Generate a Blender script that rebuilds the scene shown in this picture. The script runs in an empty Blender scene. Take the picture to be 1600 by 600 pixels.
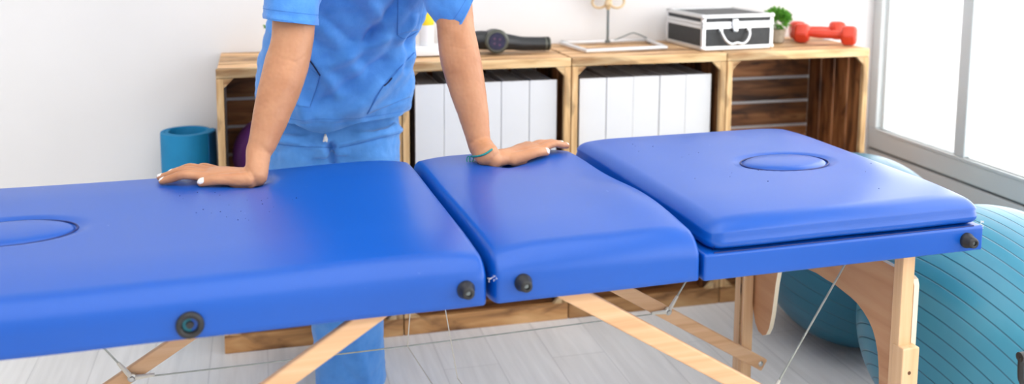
import bpy, bmesh, math, random
from mathutils import Vector, Matrix, noise
from mathutils.bvhtree import BVHTree
random.seed(7)
PI = math.pi
COL = bpy.context.scene.collection
V = Vector

# ------------------------------------------------------------------ camera
FPX, CY, PITCH, ROLL, YAW, CAMZ = 1515.41, 67.08, -.1280, .0059, .2571, 1.1871
CF = V((math.sin(YAW)*math.cos(PITCH), math.cos(YAW)*math.cos(PITCH), math.sin(PITCH)))
_r = V((math.cos(YAW), -math.sin(YAW), 0)); _u = _r.cross(CF)
CR = math.cos(ROLL)*_r + math.sin(ROLL)*_u
CU = -math.sin(ROLL)*_r + math.cos(ROLL)*_u
CC = V((0, 0, CAMZ))
def ray(x, y): return CF + (x-800)/FPX*CR - (y-CY)/FPX*CU
def at(x, y, Y): d = ray(x, y); return CC + d*(Y/d.y)
def atz(x, y, z): d = ray(x, y); return CC + d*((z-CAMZ)/d.z)

cd = bpy.data.cameras.new('camera'); cam = bpy.data.objects.new('camera', cd); COL.objects.link(cam)
M3 = Matrix((CR, CU, -CF)).transposed()
cam.matrix_world = Matrix.Translation(CC) @ M3.to_4x4()
cd.sensor_width = 36; cd.lens = FPX/1600*36; cd.shift_y = -(300-CY)/1600
cd.clip_start = .05
cd.dof.use_dof = True; cd.dof.focus_distance = 1.90; cd.dof.aperture_fstop = 2.6
bpy.context.scene.camera = cam

# ------------------------------------------------------------------ helpers
def tag(o, label=None, cat=None, group=None, kind=None):
    if label: o['label'] = label
    if cat: o['category'] = cat
    if group: o['group'] = group
    if kind: o['kind'] = kind
    return o
def empty(name, loc, label=None, cat=None, group=None, rz=0):
    o = bpy.data.objects.new(name, None); COL.objects.link(o)
    o.location = loc; o.rotation_euler = (0, 0, rz); o.empty_display_size = .05
    return tag(o, label, cat, group)
def obj(name, bm, mat, parent=None, smooth=True, label=None, cat=None, group=None, kind=None, autos=None):
    """link a bmesh as one mesh object; bm coordinates are world unless the parent's space is meant (local)"""
    me = bpy.data.meshes.new(name); 
    bmesh.ops.recalc_face_normals(bm, faces=bm.faces)
    bm.to_mesh(me); bm.free()
    o = bpy.data.objects.new(name, me); COL.objects.link(o)
    for m in (mat if isinstance(mat, (list, tuple)) else [mat]): me.materials.append(m)
    if smooth:
        me.polygons.foreach_set('use_smooth', [True]*len(me.polygons))
        me.set_sharp_from_angle(angle=autos if autos else math.radians(35))
    if parent: o.parent = parent
    return tag(o, label, cat, group, kind)
def world_child(o, parent):
    """o's mesh is in world space; parent stands elsewhere"""
    o.parent = parent
    bpy.context.view_layer.update()
    o.matrix_parent_inverse = parent.matrix_world.inverted()
    return o
def mod_apply(o, build):
    build(o)
    dg = bpy.context.evaluated_depsgraph_get(); dg.update()
    me = bpy.data.meshes.new_from_object(o.evaluated_get(dg))
    old = o.data; o.modifiers.clear(); me.name = o.name; o.data = me
    bpy.data.meshes.remove(old)
    return o
def bm_box(bm, c, s, bev=0, seg=2, rot=None, tone=None):
    """box centre c, size s"""
    t = bmesh.new(); bmesh.ops.create_cube(t, size=1)
    for v in t.verts: v.co = V((v.co.x*s[0], v.co.y*s[1], v.co.z*s[2]))
    if bev: bmesh.ops.bevel(t, geom=t.edges[:], offset=min(bev, min(s)*.45), segments=seg, profile=.5, affect='EDGES')
    M = Matrix.Translation(V(c)) @ (rot.to_4x4() if rot else Matrix.Identity(4))
    L = None
    if tone is not None: L = bm.verts.layers.float.get('tone') or bm.verts.layers.float.new('tone')
    mp = {}; t.verts.index_update()
    for v in t.verts:
        q = bm.verts.new(M @ v.co); mp[v.index] = q
        if L is not None: q[L] = tone
    for f in t.faces: bm.faces.new([mp[v.index] for v in f.verts])
    t.free()
def frame(t, up=V((0, 0, 1))):
    t = t.normalized(); s = up.cross(t)
    if s.length < 1e-4: s = V((1, 0, 0)).cross(t)
    s.normalize(); return s, t.cross(s)
def bm_tube(bm, pts, r, seg=10, cap=True, lat=None, closed=False):
    """tube through pts; r scalar, list or list of (rx, ry); lat fixes the side axis"""
    pts = [V(p) for p in pts]; n = len(pts); rings = []; prev = None
    for i, p in enumerate(pts):
        if closed: t = pts[(i+1) % n] - pts[i-1]
        else: t = pts[min(i+1, n-1)] - pts[max(i-1, 0)]
        t.normalize()
        if lat is not None:
            l = lat if not isinstance(lat, list) else lat[i]
            s = (l - t*l.dot(t)).normalized()
        elif prev is None: s = frame(t)[0]
        else: s = (prev - t*prev.dot(t)).normalized()
        prev = s; u = t.cross(s)
        ri = r[i] if isinstance(r, (list, tuple)) else r
        rx, ry = ri if isinstance(ri, (tuple, list)) else (ri, ri)
        rings.append([bm.verts.new(p + s*math.cos(a)*rx + u*math.sin(a)*ry) for a in [2*PI*k/seg for k in range(seg)]])
    m = n if closed else n-1
    for i in range(m):
        A, B = rings[i], rings[(i+1) % n]
        for k in range(seg): bm.faces.new((A[k], A[(k+1) % seg], B[(k+1) % seg], B[k]))
    if cap and not closed: bm.faces.new(rings[0][::-1]); bm.faces.new(rings[-1])
    return rings
def crom(P, n=8):
    """Catmull-Rom through lists of floats / Vectors"""
    P = [tuple(p) for p in P]; out = []
    for i in range(len(P)-1):
        a, b, c, d = P[max(i-1, 0)], P[i], P[i+1], P[min(i+2, len(P)-1)]
        for k in range(n):
            t = k/n
            out.append(tuple(.5*((2*b[j]) + (-a[j]+c[j])*t + (2*a[j]-5*b[j]+4*c[j]-d[j])*t*t + (-a[j]+3*b[j]-3*c[j]+d[j])*t**3) for j in range(len(b))))
    out.append(P[-1]); return out
def limb(bm, P, seg=24, n=8, lat=None, round_ends=True):
    """P: list of (x,y,z,rx,ry); smooth tapered limb with rounded ends"""
    S = crom(P, n)
    if round_ends:
        def cap(e, f):
            p, q = V(e[:3]), V(f[:3]); d = (p-q).normalized(); o = []
            for a in (.25, .5, .75, .93): o.append(tuple(p + d*math.sin(a*PI/2)*min(e[3], e[4])) + (e[3]*math.cos(a*PI/2), e[4]*math.cos(a*PI/2)))
            return o
        S = cap(S[0], S[1])[::-1] + S + cap(S[-1], S[-2])
    return bm_tube(bm, [s[:3] for s in S], [(s[3], s[4]) for s in S], seg, True, lat)
def bm_lathe(bm, prof, seg=32, M=None):
    """prof: (r, z) list about local z"""
    M = M or Matrix.Identity(4); rings = []
    for r, z in prof:
        if r < 1e-6: rings.append([bm.verts.new(M @ V((0, 0, z)))])
        else: rings.append([bm.verts.new(M @ V((r*math.cos(2*PI*k/seg), r*math.sin(2*PI*k/seg), z))) for k in range(seg)])
    for A, B in zip(rings, rings[1:]):
        for k in range(seg):
            a, b = A[k % len(A)], A[(k+1) % len(A)]; c, d = B[(k+1) % len(B)], B[k % len(B)]
            vs = [v for i, v in enumerate((a, b, c, d)) if v not in (a, b, c, d)[:i]]
            if len(vs) > 2: bm.faces.new(vs)
def bm_prism(bm, poly, ax, d0, d1, org, e1, e2, e3):
    """extrude 2-D polygon (p,q) from d0 to d1 along e3"""
    A = [bm.verts.new(org + e1*p + e2*q + e3*d0) for p, q in poly]
    B = [bm.verts.new(org + e1*p + e2*q + e3*d1) for p, q in poly]
    n = len(poly); fs = [bm.faces.new(A), bm.faces.new(B[::-1])]
    for i in range(n): bm.faces.new((A[i], B[i], B[(i+1) % n], A[(i+1) % n]))
    return fs
def zrot(d):  # matrix taking local z to direction d
    d = V(d).normalized(); return d.to_track_quat('Z', 'Y').to_matrix().to_4x4()
def NB(): return bmesh.new()

# ------------------------------------------------------------------ materials
def newmat(name, col, rough=.5, metal=0, spec=.5):
    m = bpy.data.materials.new(name); m.use_nodes = True
    b = m.node_tree.nodes['Principled BSDF']
    b.inputs['Base Color'].default_value = (*col, 1); b.inputs['Roughness'].default_value = rough
    b.inputs['Metallic'].default_value = metal; b.inputs['Specular IOR Level'].default_value = spec
    return m, m.node_tree, b
def N(nt, t, **k):
    n = nt.nodes.new(t)
    for a, v in k.items():
        if a in n.inputs: n.inputs[a].default_value = v
        else: setattr(n, a, v)
    return n
def coords(nt, scale=(1, 1, 1), rot=(0, 0, 0), kind='Object'):
    tc = N(nt, 'ShaderNodeTexCoord'); mp = N(nt, 'ShaderNodeMapping')
    mp.inputs['Scale'].default_value = scale; mp.inputs['Rotation'].default_value = rot
    nt.links.new(tc.outputs[kind], mp.inputs[0]); return mp.outputs[0]
def ramp(nt, fac, stops):
    r = N(nt, 'ShaderNodeValToRGB'); e = r.color_ramp.elements
    while len(e) < len(stops): e.new(.5)
    for i, (p, c) in enumerate(stops): e[i].position = p; e[i].color = (*c, 1)
    nt.links.new(fac, r.inputs[0]); return r.outputs[0]
def bump(nt, b, h, strength=.2, dist=.001):
    n = N(nt, 'ShaderNodeBump'); n.inputs['Strength'].default_value = strength; n.inputs['Distance'].default_value = dist
    nt.links.new(h, n.inputs['Height']); nt.links.new(n.outputs[0], b.inputs['Normal'])
def noisy(name, col, col2, rough=.5, scale=(8, 8, 8), nscale=1., detail=4, bstr=0, bdist=.001, bscale=None, metal=0, spec=.5, lo=.3, hi=.7):
    m, nt, b = newmat(name, col, rough, metal, spec)
    c = coords(nt, scale); n = N(nt, 'ShaderNodeTexNoise', Scale=nscale, Detail=detail); nt.links.new(c, n.inputs[0])
    nt.links.new(ramp(nt, n.outputs[0], [(lo, col), (hi, col2)]), b.inputs['Base Color'])
    if bstr:
        n2 = N(nt, 'ShaderNodeTexNoise', Scale=1, Detail=3); nt.links.new(coords(nt, bscale or scale), n2.inputs[0]); bump(nt, b, n2.outputs[0], bstr, bdist)
    return m
def woodmat(name, cols, axis=0, rough=.55, fine=60, stretch=.05, tone=0, knots=False):
    m, nt, b = newmat(name, cols[0], rough)
    sc = [fine]*3; sc[axis] = fine*stretch
    c = coords(nt, tuple(sc)); n = N(nt, 'ShaderNodeTexNoise', Scale=1, Detail=5, Distortion=.6); nt.links.new(c, n.inputs[0])
    col = ramp(nt, n.outputs[0], [(.28+.44*i/(len(cols)-1), k) for i, k in enumerate(cols)])
    if knots:
        sc2 = [14]*3; sc2[axis] = 6
        n2 = N(nt, 'ShaderNodeTexNoise', Scale=1, Detail=3, Distortion=1.2); nt.links.new(coords(nt, tuple(sc2)), n2.inputs[0])
        k = ramp(nt, n2.outputs[0], [(.34, (.22, .16, .12)), (.47, (1, 1, 1))])
        mx = N(nt, 'ShaderNodeMix', data_type='RGBA', blend_type='MULTIPLY'); mx.inputs[0].default_value = knots
        nt.links.new(col, mx.inputs[6]); nt.links.new(k, mx.inputs[7]); col = mx.outputs[2]
    if tone:
        a = N(nt, 'ShaderNodeAttribute', attribute_name='tone')
        mp = N(nt, 'ShaderNodeMapRange'); mp.inputs['To Min'].default_value = 1-tone; mp.inputs['To Max'].default_value = 1+tone
        nt.links.new(a.outputs['Fac'], mp.inputs[0])
        mx = N(nt, 'ShaderNodeVectorMath', operation='SCALE'); nt.links.new(col, mx.inputs[0]); nt.links.new(mp.outputs[0], mx.inputs['Scale']); col = mx.outputs[0]
    nt.links.new(col, b.inputs['Base Color']); bump(nt, b, n.outputs[0], .12, .001)
    return m
M = {}
M['wall'] = noisy('wall_paint', (.80, .79, .79), (.83, .82, .82), .6, (3, 3, 3), bstr=.06, bdist=.001, bscale=(180, 180, 180))
M['ceiling'] = noisy('ceiling_paint', (.86, .86, .86), (.88, .88, .88), .8)
M['alu'] = noisy('window_frame_paint', (.60, .65, .66), (.64, .69, .69), .4, (4, 4, 4))
M['lowwall'] = noisy('sill_wall', (.60, .62, .62), (.64, .66, .66), .6, (4, 4, 4))
M['gap'] = newmat('gap_shade', (.18, .2, .2), .7)[0]
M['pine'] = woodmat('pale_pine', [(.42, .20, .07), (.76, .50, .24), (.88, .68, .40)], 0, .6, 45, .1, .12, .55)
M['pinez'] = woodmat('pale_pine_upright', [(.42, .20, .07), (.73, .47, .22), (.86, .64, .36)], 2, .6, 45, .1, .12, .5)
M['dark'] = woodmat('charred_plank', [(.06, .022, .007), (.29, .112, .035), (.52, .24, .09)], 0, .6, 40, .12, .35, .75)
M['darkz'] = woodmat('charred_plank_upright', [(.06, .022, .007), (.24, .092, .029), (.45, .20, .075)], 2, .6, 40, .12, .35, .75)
M['toppl'] = woodmat('top_plank', [(.26, .12, .05), (.58, .34, .16), (.76, .52, .29)], 0, .55, 40, .12, .3, .6)
M['rail'] = woodmat('scorched_rail', [(.12, .045, .015), (.50, .25, .09), (.70, .42, .19)], 0, .55, 30, .15, .2, .7)
M['beech'] = woodmat('beech', [(.62, .34, .17), (.72, .43, .23), (.78, .50, .29)], 0, .42, 60, .04)
M['beechz'] = woodmat('beech_upright', [(.66, .37, .18), (.76, .48, .26), (.82, .55, .32)], 2, .42, 60, .04)
M['ply'] = woodmat('beech_veneer', [(.56, .27, .12), (.64, .33, .16), (.68, .38, .19)], 1, .42, 40, .08)
M['plyedge'] = newmat('ply_edge', (.86, .74, .55), .5)[0]
M['black'] = noisy('black_rubber', (.008, .008, .009), (.02, .02, .022), .45, (60, 60, 60))
M['steel'] = newmat('steel', (.55, .55, .53), .28, 1)[0]
M['cable'] = noisy('cable_sleeve', (.36, .38, .33), (.50, .52, .46), .4, (50, 50, 50))
M['ferrule'] = newmat('cream_ferrule', (.72, .68, .58), .5)[0]
M['teal_in'] = newmat('teal_plug', (.0, .16, .22), .4)[0]
M['white'] = noisy('white_card', (.76, .765, .775), (.80, .80, .81), .5, (6, 6, 6))
M['paper'] = newmat('white_paper', (.86, .86, .86), .7)[0]
M['foldergrey'] = noisy('grey_board', (.45, .45, .47), (.55, .55, .57), .6, (12, 12, 12))
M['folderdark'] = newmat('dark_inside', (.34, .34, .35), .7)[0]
M['mat'] = noisy('foam_mat', (.0, .20, .43), (.0, .235, .49), .65, (9, 9, 9), bstr=.3, bdist=.001, bscale=(250, 250, 250))
M['mat_shade'] = newmat('foam_mat_shaded', (.0, .10, .27), .65)[0]  # darker copy of the mat blue, shade painted onto the flap side
M['purple'] = noisy('purple_vinyl', (.11, .028, .17), (.14, .036, .20), .3, (6, 6, 6))
M['alum'] = newmat('bright_aluminium', (.80, .81, .82), .32, .85)[0]
M['caseblack'] = noisy('case_black', (.018, .020, .022), (.03, .032, .034), .5, (90, 90, 90))
M['red'] = noisy('orange_red_vinyl', (.62, .040, .012), (.70, .055, .02), .4, (20, 20, 20), bstr=.2, bscale=(300, 300, 300))
M['number'] = newmat('pale_mark', (.85, .45, .38), .5)[0]
M['leaf'] = noisy('leaf_green', (.04, .20, .012), (.18, .48, .05), .5, (60, 60, 60))
M['pot'] = noisy('beige_pot', (.36, .31, .24), (.48, .42, .33), .8, (80, 80, 80), bstr=.4, bscale=(200, 200, 200))
M['soil'] = newmat('soil', (.05, .035, .02), .9)[0]
M['gun'] = noisy('charcoal_plastic', (.012, .014, .016), (.02, .022, .024), .35, (30, 30, 30))
M['gunring'] = newmat('olive_grey_ring', (.10, .105, .085), .35, .4)[0]
M['gunface'] = newmat('navy_display', (.010, .008, .045), .12)[0]
M['gundot'] = newmat('dim_display_mark', (.10, .03, .09), .3)[0]
M['bone'] = noisy('bone_resin', (.58, .40, .20), (.78, .62, .40), .45, (40, 40, 40))
M['greysteel'] = newmat('grey_rod', (.22, .25, .25), .35, .6)[0]
M['tray'] = newmat('silver_frame', (.74, .74, .75), .35, .3)[0]
M['yellow'] = newmat('yellow_label', (.90, .68, .02), .5)[0]
M['skirtwhite'] = newmat('white_plastic', (.82, .82, .84), .35)[0]
M['nail'] = newmat('white_nail_polish', (.88, .84, .80), .2)[0]
M['cord'] = noisy('teal_cord', (.0, .18, .17), (.02, .30, .27), .6, (400, 400, 400))
M['string'] = newmat('white_cord', (.85, .84, .82), .7)[0]
M['hair'] = noisy('dark_brown_hair', (.02, .010, .006), (.06, .03, .016), .45, (10, 10, 120))
M['lip'] = newmat('lip', (.50, .16, .13), .4)[0]
M['eyew'] = newmat('eye_white', (.8, .78, .76), .25)[0]
M['iris'] = newmat('brown_iris', (.05, .02, .01), .15)[0]
M['seam'] = newmat('seam_blue', (.04, .17, .52), .8)[0]
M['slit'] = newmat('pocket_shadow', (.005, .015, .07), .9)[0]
M['crease'] = newmat('vinyl_seam_and_shade', (.002, .012, .13), .5)[0]

def vinyl():
    m, nt, b = newmat('blue_vinyl', (.004, .075, .56), .33, 0, .50)
    c = coords(nt)
    n = N(nt, 'ShaderNodeTexNoise', Scale=2.2, Detail=2); nt.links.new(c, n.inputs[0])
    col = ramp(nt, n.outputs[0], [(.3, (.001, .078, .42)), (.7, (.002, .088, .46))])
    v = N(nt, 'ShaderNodeTexVoronoi', Scale=520); v.feature = 'F1'; nt.links.new(c, v.inputs[0])
    bump(nt, b, v.outputs[0], .10, .0006)
    # sparse scuffs
    s = N(nt, 'ShaderNodeTexNoise', Scale=38, Detail=6, Distortion=1.5); nt.links.new(c, s.inputs[0])
    k = ramp(nt, s.outputs[0], [(.735, (0, 0, 0)), (.80, (.55, .55, .55))])
    mx = N(nt, 'ShaderNodeMix', data_type='RGBA'); nt.links.new(k, mx.inputs[0]); nt.links.new(col, mx.inputs[6]); mx.inputs[7].default_value = (.25, .35, .75, 1)
    nt.links.new(mx.outputs[2], b.inputs['Base Color'])
    r = ramp(nt, n.outputs[0], [(.3, (.29,)*3), (.7, (.36,)*3)]); nt.links.new(r, b.inputs['Roughness'])
    return m
M['vinyl'] = vinyl()
def fabric(name, c1, c2):
    m, nt, b = newmat(name, c1, .75, 0, .25)
    c = coords(nt); n = N(nt, 'ShaderNodeTexNoise', Scale=14, Detail=8, Roughness=.65); nt.links.new(c, n.inputs[0])
    nt.links.new(ramp(nt, n.outputs[0], [(.32, c1), (.68, c2)]), b.inputs['Base Color'])
    n2 = N(nt, 'ShaderNodeTexNoise', Scale=70, Detail=8, Roughness=.6, Distortion=.8); nt.links.new(c, n2.inputs[0])
    bump(nt, b, n2.outputs[0], .35, .003)
    b.inputs['Sheen Weight'].default_value = .25
    return m
M['scrub'] = fabric('scrub_cotton', (.062, .25, .67), (.105, .33, .78))
def skinmat():
    m, nt, b = newmat('skin', (.56, .27, .14), .42, 0, .4)
    c = coords(nt); n = N(nt, 'ShaderNodeTexNoise', Scale=16, Detail=5); nt.links.new(c, n.inputs[0])
    nt.links.new(ramp(nt, n.outputs[0], [(.3, (.46, .20, .095)), (.7, (.58, .285, .148))]), b.inputs['Base Color'])
    n2 = N(nt, 'ShaderNodeTexNoise', Scale=160, Detail=3); nt.links.new(c, n2.inputs[0]); bump(nt, b, n2.outputs[0], .15, .0008)
    b.inputs['Subsurface Weight'].default_value = .12; b.inputs['Subsurface Scale'].default_value = .01
    b.inputs['Subsurface Radius'].default_value = (1, .35, .2)
    return m
M['skin'] = skinmat()
def ballmat(name, c1, c2, axis, per, width=.13):
    m, nt, b = newmat(name, c1, .33, 0, .5)
    g = N(nt, 'ShaderNodeNewGeometry'); tc = N(nt, 'ShaderNodeTexCoord')
    nm = N(nt, 'ShaderNodeVectorMath', operation='NORMALIZE'); nt.links.new(tc.outputs['Object'], nm.inputs[0])
    d = N(nt, 'ShaderNodeVectorMath', operation='DOT_PRODUCT'); nt.links.new(nm.outputs[0], d.inputs[0]); d.inputs[1].default_value = axis
    def math_(op, a, v=None):
        x = N(nt, 'ShaderNodeMath', operation=op); nt.links.new(a, x.inputs[0])
        if v is not None: x.inputs[1].default_value = v
        return x.outputs[0]
    ac = math_('ARCCOSINE', d.outputs['Value']); q = math_('DIVIDE', ac, per); fr = math_('FRACT', q)
    tri = math_('ABSOLUTE', math_('SUBTRACT', fr, .5))   # 0 at groove
    lines = ramp(nt, tri, [(0, (0, 0, 0)), (width*.5, (1, 1, 1))])
    n = N(nt, 'ShaderNodeTexNoise', Scale=6, Detail=4); nt.links.new(tc.outputs['Object'], n.inputs[0])
    base = ramp(nt, n.outputs[0], [(.3, c1), (.7, c2)])
    mx = N(nt, 'ShaderNodeMix', data_type='RGBA'); nt.links.new(lines, mx.inputs[0]); mx.inputs[6].default_value = (c1[0]*.2, c1[1]*.38, c1[2]*.42, 1)
    nt.links.new(base, mx.inputs[7]); nt.links.new(mx.outputs[2], b.inputs['Base Color'])
    bump(nt, b, lines, .5, .002)
    return m
def floormat():
    m, nt, b = newmat('pale_plank_floor', (.6, .6, .58), .38)
    c = coords(nt, (1, 1, 1), (0, 0, PI/2)); br = N(nt, 'ShaderNodeTexBrick', Scale=1); nt.links.new(c, br.inputs[0])
    br.inputs['Color1'].default_value = (.79, .785, .775, 1); br.inputs['Color2'].default_value = (.85, .845, .835, 1)
    br.inputs['Mortar'].default_value = (.66, .655, .65, 1); br.inputs['Mortar Size'].default_value = .0015
    br.inputs['Brick Width'].default_value = 1.2; br.inputs['Row Height'].default_value = .15; br.offset = .37
    c2 = coords(nt, (45, 3.0, 1)); n = N(nt, 'ShaderNodeTexNoise', Scale=1, Detail=6, Distortion=.7); nt.links.new(c2, n.inputs[0])
    k = ramp(nt, n.outputs[0], [(.3, (.87, .87, .865)), (.65, (1.02, 1.02, 1.02))])
    mx = N(nt, 'ShaderNodeMix', data_type='RGBA', blend_type='MULTIPLY'); mx.inputs[0].default_value = .8
    nt.links.new(br.outputs[0], mx.inputs[6]); nt.links.new(k, mx.inputs[7]); nt.links.new(mx.outputs[2], b.inputs['Base Color'])
    bump(nt, b, n.outputs[0], .05, .001); return m
M['floor'] = floormat()
def glassmat():
    m = bpy.data.materials.new('window_glass'); m.use_nodes = True; nt = m.node_tree; nt.nodes.clear()
    o = N(nt, 'ShaderNodeOutputMaterial'); t = N(nt, 'ShaderNodeBsdfTransparent'); g = N(nt, 'ShaderNodeBsdfGlossy', Roughness=.02)
    f = N(nt, 'ShaderNodeFresnel', IOR=1.45); mx = N(nt, 'ShaderNodeMixShader')
    ge = N(nt, 'ShaderNodeNewGeometry'); q = N(nt, 'ShaderNodeMath', operation='SUBTRACT'); q.inputs[0].default_value = 1; nt.links.new(ge.outputs['Backfacing'], q.inputs[1])
    fm = N(nt, 'ShaderNodeMath', operation='MULTIPLY'); nt.links.new(f.outputs[0], fm.inputs[0]); nt.links.new(q.outputs[0], fm.inputs[1])
    nt.links.new(fm.outputs[0], mx.inputs[0]); nt.links.new(t.outputs[0], mx.inputs[1]); nt.links.new(g.outputs[0], mx.inputs[2]); nt.links.new(mx.outputs[0], o.inputs[0])
    return m
M['glass'] = glassmat()

# ------------------------------------------------------------------ room shell
XW, YB, XL, YF, ZC = 2.0957, 2.965, -2.4, -2.6, 2.7
def slab(name, lo, hi, mat, **k):
    bm = NB(); bm_box(bm, [(a+b)/2 for a, b in zip(lo, hi)], [b-a for a, b in zip(lo, hi)])
    return obj(name, bm, mat, smooth=False, kind='structure', **k)
slab('floor', (XL-.1, YF, -.1), (XW+.1, YB+.1, 0), M['floor'])
slab('ceiling', (XL-.1, YF, ZC), (XW+.1, YB+.1, ZC+.1), M['ceiling'])
slab('wall_back', (XL-.1, YB, 0), (XW+.1, YB+.1, ZC), M['wall'])
slab('wall_front', (XL-.1, YF-.1, 0), (XW+.1, YF, ZC), M['wall'])
slab('wall_left', (XL-.1, YF, 0), (XL, YB, ZC), M['wall'])
# window wall: low wall, frame members, panes, lintel
ZR0, ZG, ZT = .385, .46, 2.25
bm = NB()
bm_box(bm, (XW+.06, (YF+YB)/2, ZR0/2-.004), (.12, YB-YF, ZR0-.008))
bm_box(bm, (XW+.06, (YF+YB)/2, (ZT+.08+ZC)/2), (.12, YB-YF, ZC-ZT-.08))
obj('wall_right', bm, M['lowwall'], smooth=False, kind='structure')
slab('shade_strip_1', (XW+.012, YF, ZR0-.009), (XW+.10, YB, ZR0), M['gap'])  # dark strip colours in the shadow gap below the window rail
ys = [YB-.045, 2.50, 1.72, .94, .16, -.62, -1.40, -2.18]
fr = NB()
bm_box(fr, (XW+.020, (YF+YB)/2, (ZR0+ZG)/2), (.04, YB-YF, ZG-ZR0), .004)
bm_box(fr, (XW+.075, (YF+YB)/2, (ZR0+ZG)/2-.01), (.07, YB-YF, ZG-ZR0-.02), .002)
bm_box(fr, (XW+.045, (YF+YB)/2, ZT+.04), (.09, YB-YF, .08), .004)
bm_box(fr, (XW+.012, YB-.022, (ZG+ZT)/2), (.024, .044, ZT-ZG), .003)
bm_box(fr, (XW+.028, YB-.050, (ZG+ZT)/2), (.012, .012, ZT-ZG), .002)
for y in ys[1:]: bm_box(fr, (XW+.012, y, (ZG+ZT)/2), (.024, .047, ZT-ZG), .003)
# raised glazing bead along the rail
bm_box(fr, (XW+.008, (YF+YB)/2, ZG-.006), (.020, YB-YF-.1, .012), .002)
wf = obj('window_1', fr, M['alu'], smooth=False, kind='structure')
for a, b in zip(ys, ys[1:]):
    g = NB(); bm_box(g, (XW+.030, (a-.02+b+.02)/2, (ZG+ZT)/2), (.006, a-b-.04, ZT-ZG))
    o = obj('window_pane', g, M['glass'], wf, smooth=False)
slab('ground_outside', (XW+.13, YF-8, -.25), (XW+14, YB+12, -.15), newmat('white_paving', (.85, .85, .84), .8)[0])

# ------------------------------------------------------------------ crates
CW, CH, CD, CX, CYF = .4932, .395, .327, -.114, 2.6364
def crate(i, low, label, grp):
    """origin at front-left-bottom of the crate"""
    root = empty('wooden_crate', (CX+i*CW+.001, CYF, (0 if low else CH)), label, 'crate', grp)
    W, H, D = CW-.003, CH-.0015, CD
    rnd = random.random; g = .014
    bm = NB()
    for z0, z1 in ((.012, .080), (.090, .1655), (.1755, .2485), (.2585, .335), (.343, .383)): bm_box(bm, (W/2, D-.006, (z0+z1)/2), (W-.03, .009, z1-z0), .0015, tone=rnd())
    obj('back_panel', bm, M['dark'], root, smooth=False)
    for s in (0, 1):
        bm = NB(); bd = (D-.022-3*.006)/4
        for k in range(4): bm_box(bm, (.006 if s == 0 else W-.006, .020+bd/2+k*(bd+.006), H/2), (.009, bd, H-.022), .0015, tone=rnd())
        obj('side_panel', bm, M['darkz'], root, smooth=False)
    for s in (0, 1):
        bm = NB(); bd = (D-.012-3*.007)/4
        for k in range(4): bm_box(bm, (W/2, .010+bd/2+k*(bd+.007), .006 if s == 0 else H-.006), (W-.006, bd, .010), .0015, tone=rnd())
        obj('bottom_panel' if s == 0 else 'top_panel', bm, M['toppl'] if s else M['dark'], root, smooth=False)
    # front frame: rails and posts
    tt = .027; bt = .050 if low else .024; pw = .019
    bm = NB(); bm_box(bm, (W/2, .008, H-.0125-.001), (W, .016, tt-.002), .002, tone=rnd())
    obj('front_rail', bm, M['pine'], root, smooth=False)
    bm = NB(); bm_box(bm, (W/2, .008, bt/2), (W, .018, bt), .002, tone=rnd())
    obj('front_rail', bm, M['rail'] if low else M['pine'], root, smooth=False)
    for s in (0, 1):
        bm = NB(); bm_box(bm, (pw/2 if s == 0 else W-pw/2, .008, (bt+H-tt)/2), (pw, .0155, H-tt-bt), .002, tone=rnd())
        obj('front_post', bm, M['pinez'], root, smooth=False)
    # triangular corner blocks front (all four) running back
    for sx in (0, 1):
        for sz in (0, 1):
            bm = NB(); x0 = pw if sx == 0 else W-pw; dx = .026 if sx == 0 else -.026
            z0 = bt if sz == 0 else H-tt; dz = .026 if sz == 0 else -.026
            bm_prism(bm, [(x0, z0), (x0+dx, z0), (x0, z0+dz)], 0, .001, .014, V((0, 0, 0)), V((1, 0, 0)), V((0, 0, 1)), V((0, 1, 0)))
            obj('corner_block', bm, M['pine'], root, smooth=False)
    return root
upl = ['upper wooden crate at the far left holding the purple ball', 'upper wooden crate with white binders directly right of the person',
       'upper wooden crate with white binders under the black and silver case', 'empty upper wooden crate under the red dumbbells by the window']
lwl = ['bottom wooden crate at the left end, its scorched rail beside the blue trouser leg', 'bottom wooden crate second from left behind the table hinge',
       'bottom wooden crate third from left behind the middle cushion', 'bottom wooden crate at the right end behind the far table leg']
for i in range(4):
    crate(i, False, upl[i], 'stacked wooden crates forming a shelf'); crate(i, True, lwl[i], 'stacked wooden crates forming a shelf')
ZS = 2*CH   # shelf top

# ------------------------------------------------------------------ binders
def make_binder(w):
    root = empty('file_binder', (0, 0, 0))
    h, d = .315, .262
    bm = NB(); bm_box(bm, (0, .003, h/2), (w, .006, h), .0018, 2); obj('spine', bm, M['white'], root, smooth=False)
    for s in (-1, 1):
        bm = NB(); bm_box(bm, (s*(w/2-.013), d/2, h/2), (.0035, d-.008, h-.001), .0012); obj('cover', bm, M['foldergrey'], root, smooth=False)
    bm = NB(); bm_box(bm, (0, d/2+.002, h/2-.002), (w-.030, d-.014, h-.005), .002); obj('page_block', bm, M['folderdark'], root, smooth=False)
    return root
def dup(root, loc, label, group, cat, rz=0):
    r = root.copy(); COL.objects.link(r); r.location = loc; r.rotation_euler = (0, 0, rz)
    for ch in list(root.children):
        c = ch.copy(); COL.objects.link(c); c.parent = r
        for g in ch.children: q = g.copy(); COL.objects.link(q); q.parent = c
    return tag(r, label, cat, group)
ZB = CH+.012
bproto = make_binder(.0815)
ordn = ['first', 'second', 'third', 'fourth', 'fifth']
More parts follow.
